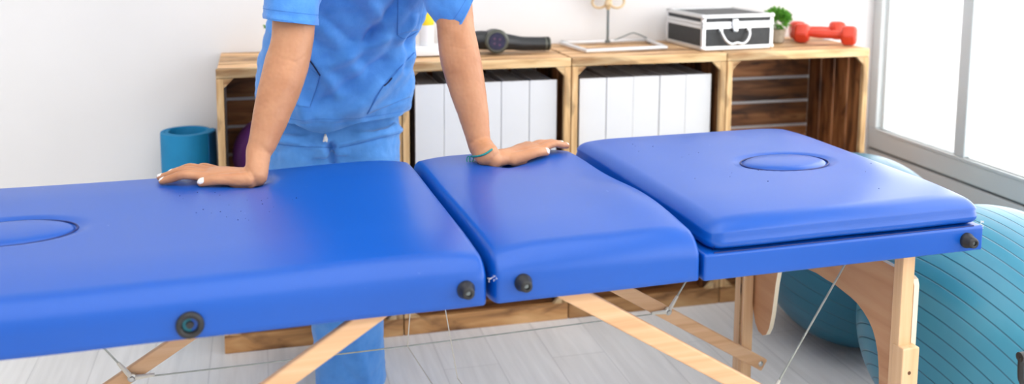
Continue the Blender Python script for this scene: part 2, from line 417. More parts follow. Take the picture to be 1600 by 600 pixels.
for c, (x0, x1, where) in enumerate([(.4175, .836, 'in the crate beside the person'), (.9035, 1.327, 'in the crate under the black case')]):
    w = (x1-x0)/5
    for k in range(5):
        lab = f'white file binder, {ordn[k]} from left {where}'
        loc = (x0+w*(k+.5), 2.658+random.uniform(-.002, .002), ZB)
        if c == 0 and k == 0: bproto.location = loc; tag(bproto, lab, 'binder', 'white binders in the crates'); o = bproto
        else: o = dup(bproto, loc, lab, 'white binders in the crates', 'binder')
        o.scale = (w/.0828, 1, 1)

# ------------------------------------------------------------------ purple ball in crate
bm = NB(); bmesh.ops.create_uvsphere(bm, u_segments=48, v_segments=32, radius=.112)
pc = at(427, 232, 2.775)
o = obj('small_exercise_ball', bm, M['purple'], label='glossy dark purple exercise ball inside the left crate', cat='ball'); o.location = (pc.x, 2.775, CH+.012+.112)

# ------------------------------------------------------------------ rolled mat
mt = empty('rolled_exercise_mat', (-.208, 2.868, 0), 'rolled teal blue foam exercise mat standing on end by the wall', 'exercise mat')
def mat_roll():
    bm = NB(); h = .612; pts = []; th = .0105
    R0, turns = .0455, 1.62; a_end = .28
    nn = 130
    for k in range(nn+1):
        t = k/nn; a = a_end - (1-t)*turns*2*PI; r = R0+.0105*1.0*(turns*t)
        pts.append((a, r))
    rings = []
    for a, r in pts:
        c, s = math.cos(a), math.sin(a)
        rings.append([bm.verts.new((c*rr, s*rr, z)) for rr, z in ((r, .001), (r+th*.93, .001), (r+th, .005), (r+th, h-.004), (r+th*.93, h), (r+.0008, h), (r, h-.004))])
    for A, B in zip(rings, rings[1:]):
        for k in range(7): bm.faces.new((A[k], A[(k+1) % 7], B[(k+1) % 7], B[k]))
    bm.faces.new(rings[0]); bm.faces.new(rings[-1][::-1])
    return bm
mt.scale = (1.06, 1.06, .945); obj('foam_roll', mat_roll(), M['mat'], mt)
# outer flap standing slightly off the roll
bm = NB(); A = []
for k in range(15):
    a = .26-.9*k/14; r = .0675+.0035*max(0, 1-k/8)
    A.append([bm.verts.new((math.cos(a)*rr, math.sin(a)*rr, z)) for rr, z in ((r, .001), (r+.007, .001), (r+.007, .610), (r, .610))])
for P, Q in zip(A, A[1:]):
    for k in range(4): bm.faces.new((P[k], P[(k+1) % 4], Q[(k+1) % 4], Q[k]))
bm.faces.new(A[0]); bm.faces.new(A[-1][::-1])
obj('loose_flap', bm, M['mat_shade'], mt)

# ------------------------------------------------------------------ exercise balls
def ball(loc, R, mat, label, group=None, ax=V((0, 0, 1))):
    bm = NB(); bmesh.ops.create_uvsphere(bm, u_segments=96, v_segments=64, radius=R)
    for v in bm.verts:
        if v.co.z < -R*.93: v.co.z = max(v.co.z, -R*.988)
    root = obj('exercise_ball', bm, mat, label=label, cat='exercise ball', group=group); root.location = loc
    return root
axB = (-.73*CR - .68*CU - .16*CF).normalized()
bA = ball((1.616, 2.312, .2665), .2694, ballmat('teal_ball_smooth', (.006, .115, .195), (.010, .15, .24), V((.25, -.2, .95)).normalized(), .16, .06), 'smooth teal exercise ball behind the end of the massage table')  # teal darkened to carry the shade behind the table
bB = ball((1.570, 1.747, .2745), .2775, ballmat('teal_ball_ribbed', (.025, .20, .31), (.045, .26, .37), axB, .108, .16), 'ribbed teal exercise ball in front at the right edge')
d = (V((1.3, 1.5, .3)) - V(bB.location)).normalized()

# black push-up handle at right edge
pb = at(1596, 556, 1.37)
ph = empty('push_up_handle', (pb.x+.052, 1.37, 0), 'black handle stand at the right edge in front of the ribbed ball', 'handle')
bm = NB(); hz = pb.z
P = crom([(-.052, 0, hz-.002), (-.050, 0, hz-.04), (-.040, 0, hz-.09), (-.030, 0, .05), (-.045, 0, .012)], 6)
bm_tube(bm, P, .0055, 12); 
P = crom([(.052, 0, hz-.002), (.050, 0, hz-.04), (.040, 0, hz-.09), (.030, 0, .05), (.045, 0, .012)], 6)
bm_tube(bm, P, .0055, 12); obj('upright', bm, M['black'], ph)
bm = NB(); bm_tube(bm, [(-.056, 0, hz-.002), (.056, 0, hz-.002)], .009, 16); obj('grip', bm, M['black'], ph)
bm = NB()
for s in (-1, 1): bm_tube(bm, [(s*.045, -.08, .009), (s*.045, .08, .009)], .009, 12)
obj('foot_bar', bm, M['black'], ph)

# ------------------------------------------------------------------ things on the shelf
# aluminium case
case = empty('hard_case', (1.300, 2.676, ZS+.0005), 'small black and silver hard case with a chrome handle on the crates', 'case', rz=.075)
W_, D_, H_ = .250, .235, .108
bm = NB(); bm_box(bm, (W_/2, D_/2, .036), (W_-.006, D_-.006, .066)); obj('body', bm, M['caseblack'], case, smooth=False)
bm = NB(); bm_box(bm, (W_/2, D_/2, .093), (W_-.006, D_-.006, .026)); obj('lid', bm, M['caseblack'], case, smooth=False)
bm = NB(); e = .0055
for (z, hh) in ((.006, .012), (.0705, .011), (.0815, .009), (H_-.005, .010)):
    bm_box(bm, (W_/2, e/2, z), (W_, e, hh), .0012); bm_box(bm, (W_/2, D_-e/2, z), (W_, e, hh), .0012)
    bm_box(bm, (e/2, D_/2, z), (e, D_, hh), .0012); bm_box(bm, (W_-e/2, D_/2, z), (e, D_, hh), .0012)
for x in (.006, W_-.006):
    for y in (.006, D_-.006): bm_box(bm, (x, y, H_/2), (.012, .012, H_-.001), .002)
for x in (.007, W_-.007): bm_box(bm, (x, D_/2, H_-.002), (.014, D_, .004), .001)
for y in (.007, D_-.007): bm_box(bm, (W_/2, y, H_-.002), (W_, .014, .004), .001)
obj('metal_trim', bm, M['alum'], case, smooth=False)
bm = NB()
for x in (.004, W_-.004):
    for z in (.006, H_-.006): bmesh.ops.create_uvsphere(bm, u_segments=12, v_segments=8, radius=.0085, matrix=Matrix.Translation((x, .004, z)))
obj('corner_cap', bm, M['alum'], case)
bm = NB(); bm_box(bm, (W_/2-.014, -.003, .079), (.020, .006, .030), .002); bm_box(bm, (W_/2-.014, -.007, .062), (.016, .005, .012), .002); bm_box(bm, (W_/2-.014, -.006, .088), (.012, .006, .009), .002)
obj('latch', bm, M['alum'], case)
bm = NB(); hx = W_/2-.014
P = crom([(hx-.049, -.005, .060), (hx-.047, -.012, .047), (hx-.037, -.016, .030), (hx-.020, -.018, .020), (hx, -.018, .023), (hx+.020, -.018, .020), (hx+.037, -.016, .030), (hx+.047, -.012, .047), (hx+.049, -.005, .060)], 8)
bm_tube(bm, P, .0038, 12)
for s in (-1, 1): bm_box(bm, (hx+s*.049, -.002, .062), (.013, .006, .012), .002)
obj('handle', bm, M['alum'], case)

# plant behind case
pl = empty('potted_plant', (1.634, 2.822, ZS), 'small green leafy plant in a beige pot between case and dumbbells', 'plant')
bm = NB(); bm_lathe(bm, [(0, 0), (.021, 0), (.024, .003), (.030, .040), (.032, .044), (.029, .044), (.028, .038), (0, .036)]); obj('pot', bm, M['pot'], pl)
bm = NB(); bm_lathe(bm, [(0, .0395), (.0275, .0385)]); obj('soil', bm, M['soil'], pl)
def leaves(bm, c, R, n, ls, sq=1.):
    for k in range(n):
        d = V((random.gauss(0, 1), random.gauss(0, 1), random.gauss(0, 1))).normalized()
        d.z = abs(d.z)*sq if random.random() < .7 else d.z
        p = V(c) + V((d.x, d.y, d.z*.85))*R*random.uniform(.45, 1)
        s, u = frame(d, V((random.random()-.5, random.random()-.5, 1)))
        w = ls*random.uniform(.3, .5); l = ls*random.uniform(.8, 1.3); up = (d+s*random.uniform(-.6, .6)).normalized()
        a = bm.verts.new(p-u*w); b = bm.verts.new(p+u*w); t = bm.verts.new(p+up*l); q = bm.verts.new(p-up*l*.4); m_ = bm.verts.new(p+d*ls*.15)
        bm.faces.new((q, a, m_)); bm.faces.new((a, t, m_)); bm.faces.new((t, b, m_)); bm.faces.new((b, q, m_))
bm = NB(); leaves(bm, (0, 0, .074), .046, 1200, .0085); obj('foliage', bm, M['leaf'], pl, smooth=False)
# leafy plant hidden behind the person's arm
pp = at(420, 52, 2.86)
pl2 = empty('potted_plant', (.072, 2.80, ZS), 'small plant mostly hidden behind the person, one leaf showing at left', 'plant')
bm = NB(); bm_lathe(bm, [(0, 0), (.026, 0), (.034, .050), (.031, .050), (0, .044)]); obj('pot', bm, M['pot'], pl2)
bm = NB(); leaves(bm, (0, 0, .075), .028, 160, .012)
for k, (dx, dz) in enumerate([(-.050, .038), (.03, .07), (.01, .09), (-.02, .07)]):
    bm_tube(bm, crom([(0, 0, .045), (dx*.4, 0, .045+dz*.6), (dx, 0, .05+dz)], 5), .001, 6)
    leaves(bm, (dx, 0, .05+dz), .007, 12, .008)
obj('foliage', bm, M['leaf'], pl2, smooth=False)

# dumbbells
def dumbbell(p, q, R, hr, label):
    p, q = V(p), V(q); c = (p+q)/2; dr = (q-p).normalized(); L = (q-p).length
    root = empty('hex_dumbbell', c, label, 'dumbbell', 'orange-red hex dumbbells', rz=math.atan2(dr.y, dr.x))
    for s in (-1, 1):
        bm = NB(); Mx = Matrix.Translation((s*(L/2), 0, 0)) @ Matrix.Rotation(PI/2, 4, 'Y') @ Matrix.Rotation(0, 4, 'Z')
        prof = [(0, -.024), (R*.72, -.024), (R*.93, -.019), (R, -.011), (R, .011), (R*.93, .019), (R*.72, .024), (0, .024)]
        bm_lathe(bm, prof, 6, Mx @ Matrix.Rotation(PI/6, 4, 'Z')); bmesh.ops.bevel(bm, geom=bm.edges[:], offset=.0025, segments=2, affect='EDGES')
        h = obj('weight_head', bm, M['red'], root, autos=math.radians(50))
        bm = NB(); bm_lathe(bm, [(0, .0), (.010, .0), (.010, .0008), (.006, .0008)], 20, Matrix.Translation((s*(L/2+.0242), 0, 0)) @ zrot((s, 0, 0)))
        obj('weight_mark', bm, M['number'], h)
    bm = NB(); bm_tube(bm, crom([(-L/2+.02, 0, 0), (-L/4, 0, 0), (0, 0, 0), (L/4, 0, 0), (L/2-.02, 0, 0)], 6), [hr*(1+.12*math.cos(k/24*PI*2*1.0+PI)) for k in range(25)], 24); obj('handle', bm, M['red'], root)
    return root
R = .0345
za = ZS+R*math.cos(PI/6)+.001
dumbbell((1.714, 2.800, za), (1.828, 2.708, za), R, .0128, 'orange-red hex dumbbell lying in front, at the right end of the crates')
dumbbell((1.742, 2.872, za), (1.872, 2.842, za), R, .0128, 'orange-red hex dumbbell behind the other, partly hidden')

# massage gun
gun = empty('massage_gun', (.665, 2.775, ZS), 'black handheld massage gun with round display lying on the crates', 'massage gun', rz=.05)
zc = .0365
bm = NB(); Mx = Matrix.Translation((.012, 0, zc)) @ zrot((-.12, -1, .05))
bm_lathe(bm, [(0, -.045), (.028, -.045), (.033, -.038), (.0345, -.01), (.0345, .030), (.031, .036), (0, .036)], 40, Mx); hd = obj('motor_head', bm, M['gun'], gun)
bm = NB(); bm_lathe(bm, [(.0250, .034), (.0352, .030), (.0355, .036), (.030, .041), (.0255, .041)], 40, Mx); obj('ring', bm, M['gunring'], hd)
bm = NB(); bm_lathe(bm, [(0, .043), (.024, .0425), (.0262, .039)], 40, Mx); fc = obj('display', bm, M['gunface'], hd)
bm = NB()
for (a, b_) in ((-.008, .008), (-.008, -.006), (.008, .006), (.007, -.010)): bm_lathe(bm, [(0, .0442), (.0035, .044), (.0035, .043)], 12, Mx @ Matrix.Translation((a, b_, 0)))
obj('display_mark', bm, M['gundot'], fc)
bm = NB(); limb(bm, [(-.055, .006, zc+.002, .024, .026), (-.03, .004, zc+.002, .026, .028), (0, 0, zc, .027, .028)], 24, 6); obj('attachment_mount', bm, M['gun'], gun)
bm = NB(); limb(bm, [(.035, 0, zc-.004, .024, .026), (.07, 0, zc-.008, .020, .0225), (.10, 0, zc-.0125, .0195, .0215), (.175, 0, zc-.0145, .0205, .0205)], 24, 6, round_ends=False); hn = obj('handle', bm, M['gun'], gun)
bm = NB(); bm_tube(bm, [(.166, 0, zc-.0145), (.172, 0, zc-.0145)], .0213, 28); bm_tube(bm, [(.178, 0, zc-.0145), (.183, 0, zc-.0145)], [.0215, .0205], 28); obj('end_cap', bm, M['gunring'], hn)

# skeletal model on a stand with a silver rectangular base frame
st = empty('anatomical_model', (1.07, 2.83, ZS), 'bone coloured anatomical model on a thin rod with flat silver frame base', 'anatomical model')
def rel(p): return V(p) - V((1.07, 2.83, ZS))
c4 = [(.945, 2.716), (1.208, 2.742), (1.222, 2.925), (.925, 2.905)]
bm = NB(); pts = [rel((x, y, ZS+.006)) for x, y in c4]
for k in range(4):
    a, b_ = pts[k], pts[(k+1) % 4]; d_ = b_-a
    bm_box(bm, (a+b_)/2, (d_.length+.012, .018 if k == 0 else .013 if k != 2 else .007, .010), .003, rot=Matrix.Rotation(math.atan2(d_.y, d_.x), 3, 'Z'))
obj('base_frame', bm, M['tray'], st)
bm = NB(); bm_tube(bm, crom([rel((.925, 2.908, ZS+.012)), rel((.99, 2.912, ZS+.006)), rel((1.05, 2.914, ZS+.008)), rel((1.10, 2.916, ZS+.008)), rel((1.14, 2.918, ZS+.020)), rel((1.17, 2.92, ZS+.030)), rel((1.19, 2.92, ZS+.026)), rel((1.222, 2.92, ZS+.012))], 6), .0022, 8)
obj('base_wire', bm, M['greysteel'], st)
rp = rel((1.083, 2.912, ZS))
bm = NB(); bm_tube(bm, [rp+V((0, 0, .004)), rp+V((0, 0, .122))], .0043, 14); bm_tube(bm, [rp+V((0, 0, .002)), rp+V((0, 0, .010))], .009, 14); obj('rod', bm, M['greysteel'], st)
bm = NB(); zt = .117+.002
limb(bm, [tuple(rp+V((0, 0, zt-.004)))+(.008, .008), tuple(rp+V((0, 0, zt+.008)))+(.013, .012), tuple(rp+V((.003, 0, zt+.02)))+(.009, .009)], 16, 5)
for s in (-1, 1):
    R0 = []
    for k in range(28):
        a = 2*PI*k/28; R0.append(rp + V((s*.028+math.cos(a)*.026, math.sin(a)*.006*s, zt+.016+math.sin(a)*.021)))
    bm_tube(bm, R0, .0042, 10, closed=True)
    limb(bm, [tuple(rp+V((s*.012, 0, zt+.03)))+(.007, .006), tuple(rp+V((s*.035, .004, zt+.05)))+(.010, .005), tuple(rp+V((s*.062, .01, zt+.078)))+(.024, .004), tuple(rp+V((s*.060, .014, zt+.105)))+(.020, .004)], 16, 6)
limb(bm, [tuple(rp+V((0, .014, zt+.03)))+(.008, .007), tuple(rp+V((0, .012, zt+.06)))+(.020, .010), tuple(rp+V((0, .008, zt+.10)))+(.024, .014), tuple(rp+V((0, 0, zt+.13)))+(.018, .014)], 16, 6)
mo = obj('pelvis_bones', bm, M['bone'], st)

# white tray and labelled bottle behind the person's arm
bm = NB(); bm_box(bm, (0, 0, .0105), (.125, .10, .021), .003, 3); bm_box(bm, (0, 0, .0235), (.113, .088, .004), .0015)
o = obj('document_box', bm, M['paper'], label='flat white box on the crates behind the raised arm', cat='box'); o.location = (.462, 2.79, ZS+.0005)
bt = empty('spray_bottle', (.474, 2.79, ZS+.0265), 'white bottle with a yellow label standing on the flat white box', 'bottle')
bm = NB(); bm_lathe(bm, [(0, 0), (.020, 0), (.022, .004), (.022, .108), (.018, .120), (.010, .128), (.010, .134), (0, .134)], 32); obj('bottle_body', bm, M['skirtwhite'], bt)
bm = NB(); bm_lathe(bm, [(.0222, .060), (.0226, .061), (.0226, .103), (.0222, .104)], 32); obj('label_band', bm, M['yellow'], bt)
bm = NB(); bm_lathe(bm, [(0, .132), (.012, .132), (.012, .150), (.009, .156), (0, .156)], 24); obj('cap', bm, M['skirtwhite'], bt)

# ------------------------------------------------------------------ massage table
TY, TX, TYY = .0404, .3359, 1.3934
TA = V((math.cos(TY), math.sin(TY), 0)); TB = V((-math.sin(TY), math.cos(TY), 0)); TO = V((TX, TYY, 0))
TW = .656; ZBt = .592; ZT12 = .6735; ZT3 = .690; X2 = .364; L = .93
def tl(p): q = V(p)-TO; return (q.dot(TA), q.dot(TB), p[2])
table = empty('massage_table', TO, 'bright blue vinyl portable massage table on beech wood legs, three cushions', 'massage table', rz=TY)
# hand frames (world)
Rd = V((-.972, .235, 0)).normalized(); Rl = V((Rd.y, -Rd.x, 0)); Rl = Rl if Rl.y > 0 else -Rl
Ld = V((.905, .425, 0)).normalized(); Ll = V((-Ld.y, Ld.x, 0))
RO = V((-.008, 1.912, 0)); LO = V((.484, 1.934, 0))
def padz(x, y):
    """height offset of the cushion top at a world point: slight dome plus the dents under the hands"""
    a, b, _ = tl((x, y, 0)); z = 0
    if a < 0:
        z += .0035*math.exp(-((a+.12)/.13)**2)*math.exp(-((b-.62)/.2)**2)
        z -= .004*math.exp(-((a+.60)/.35)**2)
    elif a < X2:
        z += .004*math.exp(-((a-.2)/.2)**2) + .012*math.exp(-((a-.33)/.07)**2)*math.exp(-((b-.20)/.14)**2) - .002*math.exp(-((b-.42)/.12)**2)
    for o_, d_, l_, dep in ((RO, Rd, Rl, .011), (LO, Ld, Ll, .015)):
        q = V((x, y, 0))-o_; u = q.dot(d_); v = q.dot(l_)
        if (a < 0) == (o_ is RO):
            z -= dep*math.exp(-((u-.005)/(.030 if u < 0 else .055))**2 - (v/.045)**2)
            z -= .003*math.exp(-((u-.02)/.12)**2 - (v/.08)**2)
    return z
def rbox(bm, lo, hi, r, na, nb, nz=4, zb=.004):
    """rounded box with a dense top; r=(rx,ry,rz)"""
    def axis(l, h, rr, n):
        A = [l+rr*(1-math.cos(PI/2*k/6)) for k in range(7)]; B = [h-rr*(1-math.cos(PI/2*k/6)) for k in range(6, -1, -1)]
        m = [A[-1]+(B[0]-A[-1])*k/n for k in range(1, n)]
        return A+m+B
    X = axis(lo[0], hi[0], r[0], na); Y = axis(lo[1], hi[1], r[1], nb)
    Z = [lo[2]+zb*(1-math.cos(PI/2*k/5)) for k in range(6)]; top = [hi[2]-r[2]*(1-math.cos(PI/2*k/7)) for k in range(7, -1, -1)]
    Z = Z+[Z[-1]+(top[0]-Z[-1])*k/nz for k in range(1, nz)]+top
    cache = {}
    def vert(i, j, k):
        key = (i, j, k)
        if key in cache: return cache[key]
        x, y, z = X[i], Y[j], Z[k]; rz = r[2] if z > (lo[2]+hi[2])/2 else zb
        cx = min(max(x, lo[0]+r[0]), hi[0]-r[0]); cy = min(max(y, lo[1]+r[1]), hi[1]-r[1]); cz = min(max(z, lo[2]+zb), hi[2]-r[2])
        d = V(((x-cx)/r[0], (y-cy)/r[1], (z-cz)/rz)); n = d.length
        if n > 1e-9:
            m = max(abs(d.x), abs(d.y), abs(d.z)); 
            d = d/n*min(1., max(m, 0)) if m < .999 else d/n
            x, y, z = cx+d.x*r[0], cy+d.y*r[1], cz+d.z*rz
        cache[key] = bm.verts.new((x, y, z)); return cache[key]
    I, J, K = len(X)-1, len(Y)-1, len(Z)-1
    for i in range(I):
        for j in range(J):
            bm.faces.new((vert(i, j, K), vert(i+1, j, K), vert(i+1, j+1, K), vert(i, j+1, K)))
            bm.faces.new((vert(i, j, 0), vert(i, j+1, 0), vert(i+1, j+1, 0), vert(i+1, j, 0)))
    for k in range(K):
        for i in range(I):
            bm.faces.new((vert(i, 0, k), vert(i+1, 0, k), vert(i+1, 0, k+1), vert(i, 0, k+1)))
            bm.faces.new((vert(i, J, k), vert(i, J, k+1), vert(i+1, J, k+1), vert(i+1, J, k)))
        for j in range(J):
            bm.faces.new((vert(0, j, k), vert(0, j, k+1), vert(0, j+1, k+1), vert(0, j+1, k)))
            bm.faces.new((vert(I, j, k), vert(I, j+1, k), vert(I, j+1, k+1), vert(I, j, k+1)))
def pad(name, lo, hi, r, na, nb, ovals=(), z0=None, mat=None, label=None, zb=.004):
    bm = NB(); rbox(bm, lo, hi, r, na, nb, zb=zb)
    zm = (lo[2]+hi[2])/2
    for v in bm.verts:
        w = max(0, min(1, (v.co.z-zm)/(hi[2]-zm)))
        P = TO + TA*v.co.x + TB*v.co.y
        v.co.z += padz(P.x, P.y)*w
        # softly crowned foam
        ea = min(v.co.x-lo[0], hi[0]-v.co.x, .12)/.12; eb = min(v.co.y-lo[1], hi[1]-v.co.y, .16)/.16
        v.co.z += (-.010*(1-ea)**3 - .008*(1-eb)**2)*w
        # upholstery ripples along the front side
        if w < .9: v.co.y += .0008*math.sin(v.co.x*23)*(1 if v.co.y < .1 else 0)
        for (ca, cb, ra, rb) in ovals:
            q = math.hypot((v.co.x-ca)/ra, (v.co.y-cb)/rb)
            if w > .8:
                v.co.z -= .0065*(1/(1+math.exp((q-1.0)*45))) + .0035*math.exp(-((q-1.06)/.10)**2)
    return obj(name, bm, mat or M['vinyl'], table, autos=math.radians(60), label=label)
OV1 = (-.728, .325, .103, .066); OV2 = (.714, .315, .094, .0615)
pad('cushion', (-L, 0, ZBt), (-.0022, TW, ZT12+.006), (.012, .040, .050), 150, 100, [OV1], label='long left blue vinyl cushion')
pad('cushion', (.0022, 0, ZBt), (X2, TW, ZT12+.006), (.012, .040, .050), 90, 100, label='middle blue vinyl cushion')
pad('cushion', (X2+.012, .002, .6375), (L+.001, TW-.002, ZT3+.006), (.026, .034, .040), 120, 100, [OV2], label='raised blue vinyl head cushion', zb=.015)
bm = NB(); rbox(bm, (X2+.001, 0, ZBt), (L, TW, .6385), (.005, .006, .005), 30, 30); obj('cushion_base', bm, M['vinyl'], table, autos=math.radians(60))
def plug(ov, zt):
    ca, cb, ra, rb = ov; bm = NB(); prof = [(0, .0135), (.4, .013), (.7, .0115), (.85, .0095), (.93, .0070), (.975, .0035), (.985, -.004), (.9, -.008), (0, -.008)]
    bm_lathe(bm, prof, 72)
    for v in bm.verts: v.co = V((ca+v.co.x*ra, cb+v.co.y*rb, zt-.0085+v.co.z))
    b2 = NB(); bm_tube(b2, [(ca+math.cos(2*PI*k/80)*ra*1.015, cb+math.sin(2*PI*k/80)*rb*1.02, zt+.0003-.0035) for k in range(80)], .0016, 8, closed=True); obj('seam', b2, M['crease'], table)  # dark ring paints the shade in the crease round the plug
    return obj('face_hole_plug', bm, M['vinyl'], table, autos=math.radians(60))
plug(OV1, ZT12+.001); plug(OV2, ZT3+.0055)
# fine seam lines and piping
bm = NB(); bm_tube(bm, crom([(X2+.022, .0135, .6405), (X2+.026, .0085, .655), (X2+.032, .013, .671), (X2+.037, .024, .682)], 6), .0006, 6); obj('seam', bm, M['crease'], table)
bm = NB(); bm_tube(bm, [(X2+.02, .004, .6385), (L-.02, .004, .6385)], .0014, 6); obj('seam', bm, M['crease'], table)
# rubber corner knobs
def knob(a, z, big=False):
    bm = NB(); Mx = Matrix.Translation((a, 0, z)) @ zrot((0, -1, 0))
    if big: prof = [(.019, -.004), (.0195, .002), (.0185, .006), (.015, .0075), (.0115, .006), (.0105, .001), (.010, -.004)]
    else: prof = [(.0135, -.004), (.0142, .003), (.0130, .007), (.0110, .011), (.0100, .017), (.0088, .021), (.0060, .0222), (.0042, .0215), (.0038, .017), (0, .017)]
    bm_lathe(bm, prof, 36, Mx); k = obj('rubber_knob', bm, M['black'], table, autos=math.radians(60))
    bm = NB()
    if big: bm_lathe(bm, [(0, -.0005), (.0105, -.0005)], 24, Mx); obj('plug_centre', bm, M['teal_in'], k, label='teal plug centre'); bm = NB(); bm_lathe(bm, [(0, .003), (.005, .003), (.006, -.002)], 16, Mx); obj('screw', bm, M['black'], k)
    else: bm_lathe(bm, [(0, .0185), (.0033, .0185), (.0037, .0165)], 16, Mx); obj('screw', bm, M['greysteel'], k)
knob(-.441, .6165, True); knob(-.041, .6245); knob(.051, .6255); knob(.892, .6145)
# legs, gussets, struts, cables (right = +1 end, left = -1 end)
def tbox(name, c, s, mat, bev=.0015, parent=None, rot=None):
    bm = NB(); bm_box(bm, c, s, bev, 2, rot); return obj(name, bm, mat, parent or table, smooth=False)
ZST = .283
for e in (1, -1):
    A0 = .797*e
    for nearside in (True, False):
        A0 = (.797 if nearside else .820)*e - (.035 if e < 0 else 0)
        b0, b1 = (.028, .052) if nearside else (TW-.052, TW-.028)
        bc = (b0+b1)/2; aw = .026
        lg = tbox('leg', (A0-.002*e, bc, .29), (aw, b1-b0, .60), M['beechz'])
        # outer sliding extension with holes
        ex = tbox('leg_extension', (A0+.0015*e, bc+(-.012 if nearside else .012), .2075), (.036, .030, .415), M['beechz'], .002, lg)
        if not nearside:
            tbox('leg_groove', (A0-.0165*e-.0003*e, bc-.002, .36), (.0012, .004, .40), M['rail'], 0, lg)
        bm = NB()
        for z in ((.368, .335, .30, .265) if nearside else (.125, .095, .065, .30)):
            Mx = Matrix.Translation((A0-.0005, bc+(-.0275 if nearside else -.0033), z)) @ zrot((0, -1, 0)); bm_lathe(bm, [(0, .0), (.0035, .0), (.0035, -.002)], 14, Mx)
        obj('adjustment_hole', bm, M['dark'], lg, smooth=False)
        bm = NB(); bm_lathe(bm, [(0, 0), (.020, 0), (.021, .004), (.019, .016), (0, .016)], 20, Matrix.Translation((A0, bc+(-.012 if nearside else .012), 0))); obj('rubber_foot', bm, M['black'], lg)
        # plywood gusset in the plane across the table
        if nearside:
            P2 = [(.386, .592), (.362, .4385), (.328, .4415), (.293, .440), (.266, .4405), (.242, .4375), (.213, .434), (.190, .429), (.170, .420), (.153, .409), (.139, .395), (.129, .378), (.121, .355), (.116, .328), (.113, .298), (.112, .12), (.09, .08), (.05, .08), (.033, .10), (.0325, .525), (.036, .5355), (.044, .539), (.075, .540), (.126, .5405), (.165, .592)]
        else:
            P2 = [(.484, .592), (.497, .420), (.507, .385), (.516, .345), (.522, .30), (.528, .26), (.536, .228), (.548, .207), (.562, .199), (.582, .202), (.597, .217), (.610, .25), (.622, .30), (.623, .592)]
        bm = NB(); fs = bm_prism(bm, P2, 0, .0155*e, .0265*e, V((A0, 0, 0)), V((0, 1, 0)), V((0, 0, 1)), V((1, 0, 0)))
        me_f = set(fs)
        for f in bm.faces: f.material_index = 0 if f in me_f else 1
        obj('gusset_panel', bm, [M['ply'], M['plyedge']], table, smooth=False)
        # diagonal strut from the centre hinge to the leg
        bs = .014 if nearside else TW-.060
        if nearside: p0, p1 = (V((.115, bs+.006, .606)), V((.855, bs+.006, .142))) if e > 0 else (V((-.165, bs+.006, .603)), V((-.875, bs+.006, .150)))
        else: p0, p1 = V((.075*e, bs, .590)), V((.862*e, bs, .106))
        dv = p1-p0; ang = math.atan2(dv.z, dv.x); ln = dv.length
        bm = NB(); bm_box(bm, (p0+p1)/2, (ln, .014, .031), .0035, 3, Matrix.Rotation(-ang, 3, 'Y')); sp = obj('strut', bm, M['beech'], table, smooth=False)
        bm = NB(); bm_lathe(bm, [(0, .0105), (.004, .0105), (.0065, .0085), (.0065, .0)], 16, Matrix.Translation(p1-dv.normalized()*.014) @ zrot((0, -1, 0))); obj('bolt', bm, M['steel'], sp)
        # bracket with cables
        j = V((.593 if e > 0 else -.574, bs-.010, ZST-.003))
        bm = NB(); bm_lathe(bm, [(0, .013), (.004, .013), (.0045, .009), (.0085, .008), (.0085, .0), (0, 0)], 18, Matrix.Translation(j) @ zrot((0, -1, 0))); obj('bolt', bm, M['steel'], sp)
        tb = .10 if nearside else .0
        if nearside: up = V((.81*e, .172, .592))
        else: up = V((.80*e, bs-.006, .592))
        j2 = j+V((0, -.006, 0)) if not nearside else V((.593*e, .150, ZST-.004)); u_ = (up-j2).normalized()
        bm = NB(); bm_tube(bm, [j2, up], .0020, 8); obj('cable', bm, M['cable'], table)
        bm = NB(); bm_tube(bm, [j2+u_*.006, j2+u_*.042], [.0052, .0034], 10)
        bm_tube(bm, [j2+V((-.006*e, 0, 0)), j2+V((-.042*e, 0, .001))], [.0052, .0034], 10); obj('cable_ferrule', bm, M['ferrule'], sp)
for bs in (.150, TW-.076):
    bm = NB(); bm_tube(bm, crom([(-.574, bs, ZST-.004), (-.3, bs, ZST-.0065), (0, bs, ZST-.008), (.3, bs, ZST-.0065), (.59, bs, ZST-.004)], 8), .0017, 8); obj('cable', bm, M['cable'], table)
bm = NB(); bm_tube(bm, [(-.006, TW-.05, .592), (-.010, TW-.076, .42), (-.022, TW-.076, ZST-.008), (-.004, .33, .278), (.01, .150, ZST-.008)], .0012, 6); obj('cord', bm, M['ferrule'], table)
bm = NB(); bm_tube(bm, [(.040, TW-.10, .592), (.044, TW-.13, .40), (.058, TW-.20, .25), (.058, TW-.35, .27), (.03, .150, ZST-.008)], .0012, 6); obj('cord', bm, M['ferrule'], table)
# hinge plates at the centre fold and hidden under-rails
tbox('hinge', (0, .30, .5925), (.10, .30, .004), M['steel'], .0005)
for x0, x1 in ((-L+.03, -.03), (.03, L-.03)): tbox('under_rail', ((x0+x1)/2, TW-.030, .586), (x1-x0, .02, .012), M['beech'])
# torn stitching at hinge corners
bm = NB()
for k in range(5):
    x = -.002+random.uniform(-.004, .010); z = .636+random.uniform(-.008, .012)
    bm_tube(bm, [(x, .002, z), (x+random.uniform(-.003, .003), -.0008, z+random.uniform(-.003, .004)), (x+random.uniform(-.005, .005), .001, z+random.uniform(-.004, .004))], .00032, 5)
obj('frayed_stitching', bm, M['string'], table)
bm = NB()
for k in range(6):
    x = L-.001; z = .636+random.uniform(-.004, .010)
    bm_tube(bm, [(x-.002, .006, z), (x+.003, .004, z+random.uniform(-.003, .003)), (x+.001, .002, z+random.uniform(-.005, .005))], .0005, 5)
obj('frayed_stitching', bm, M['string'], table)

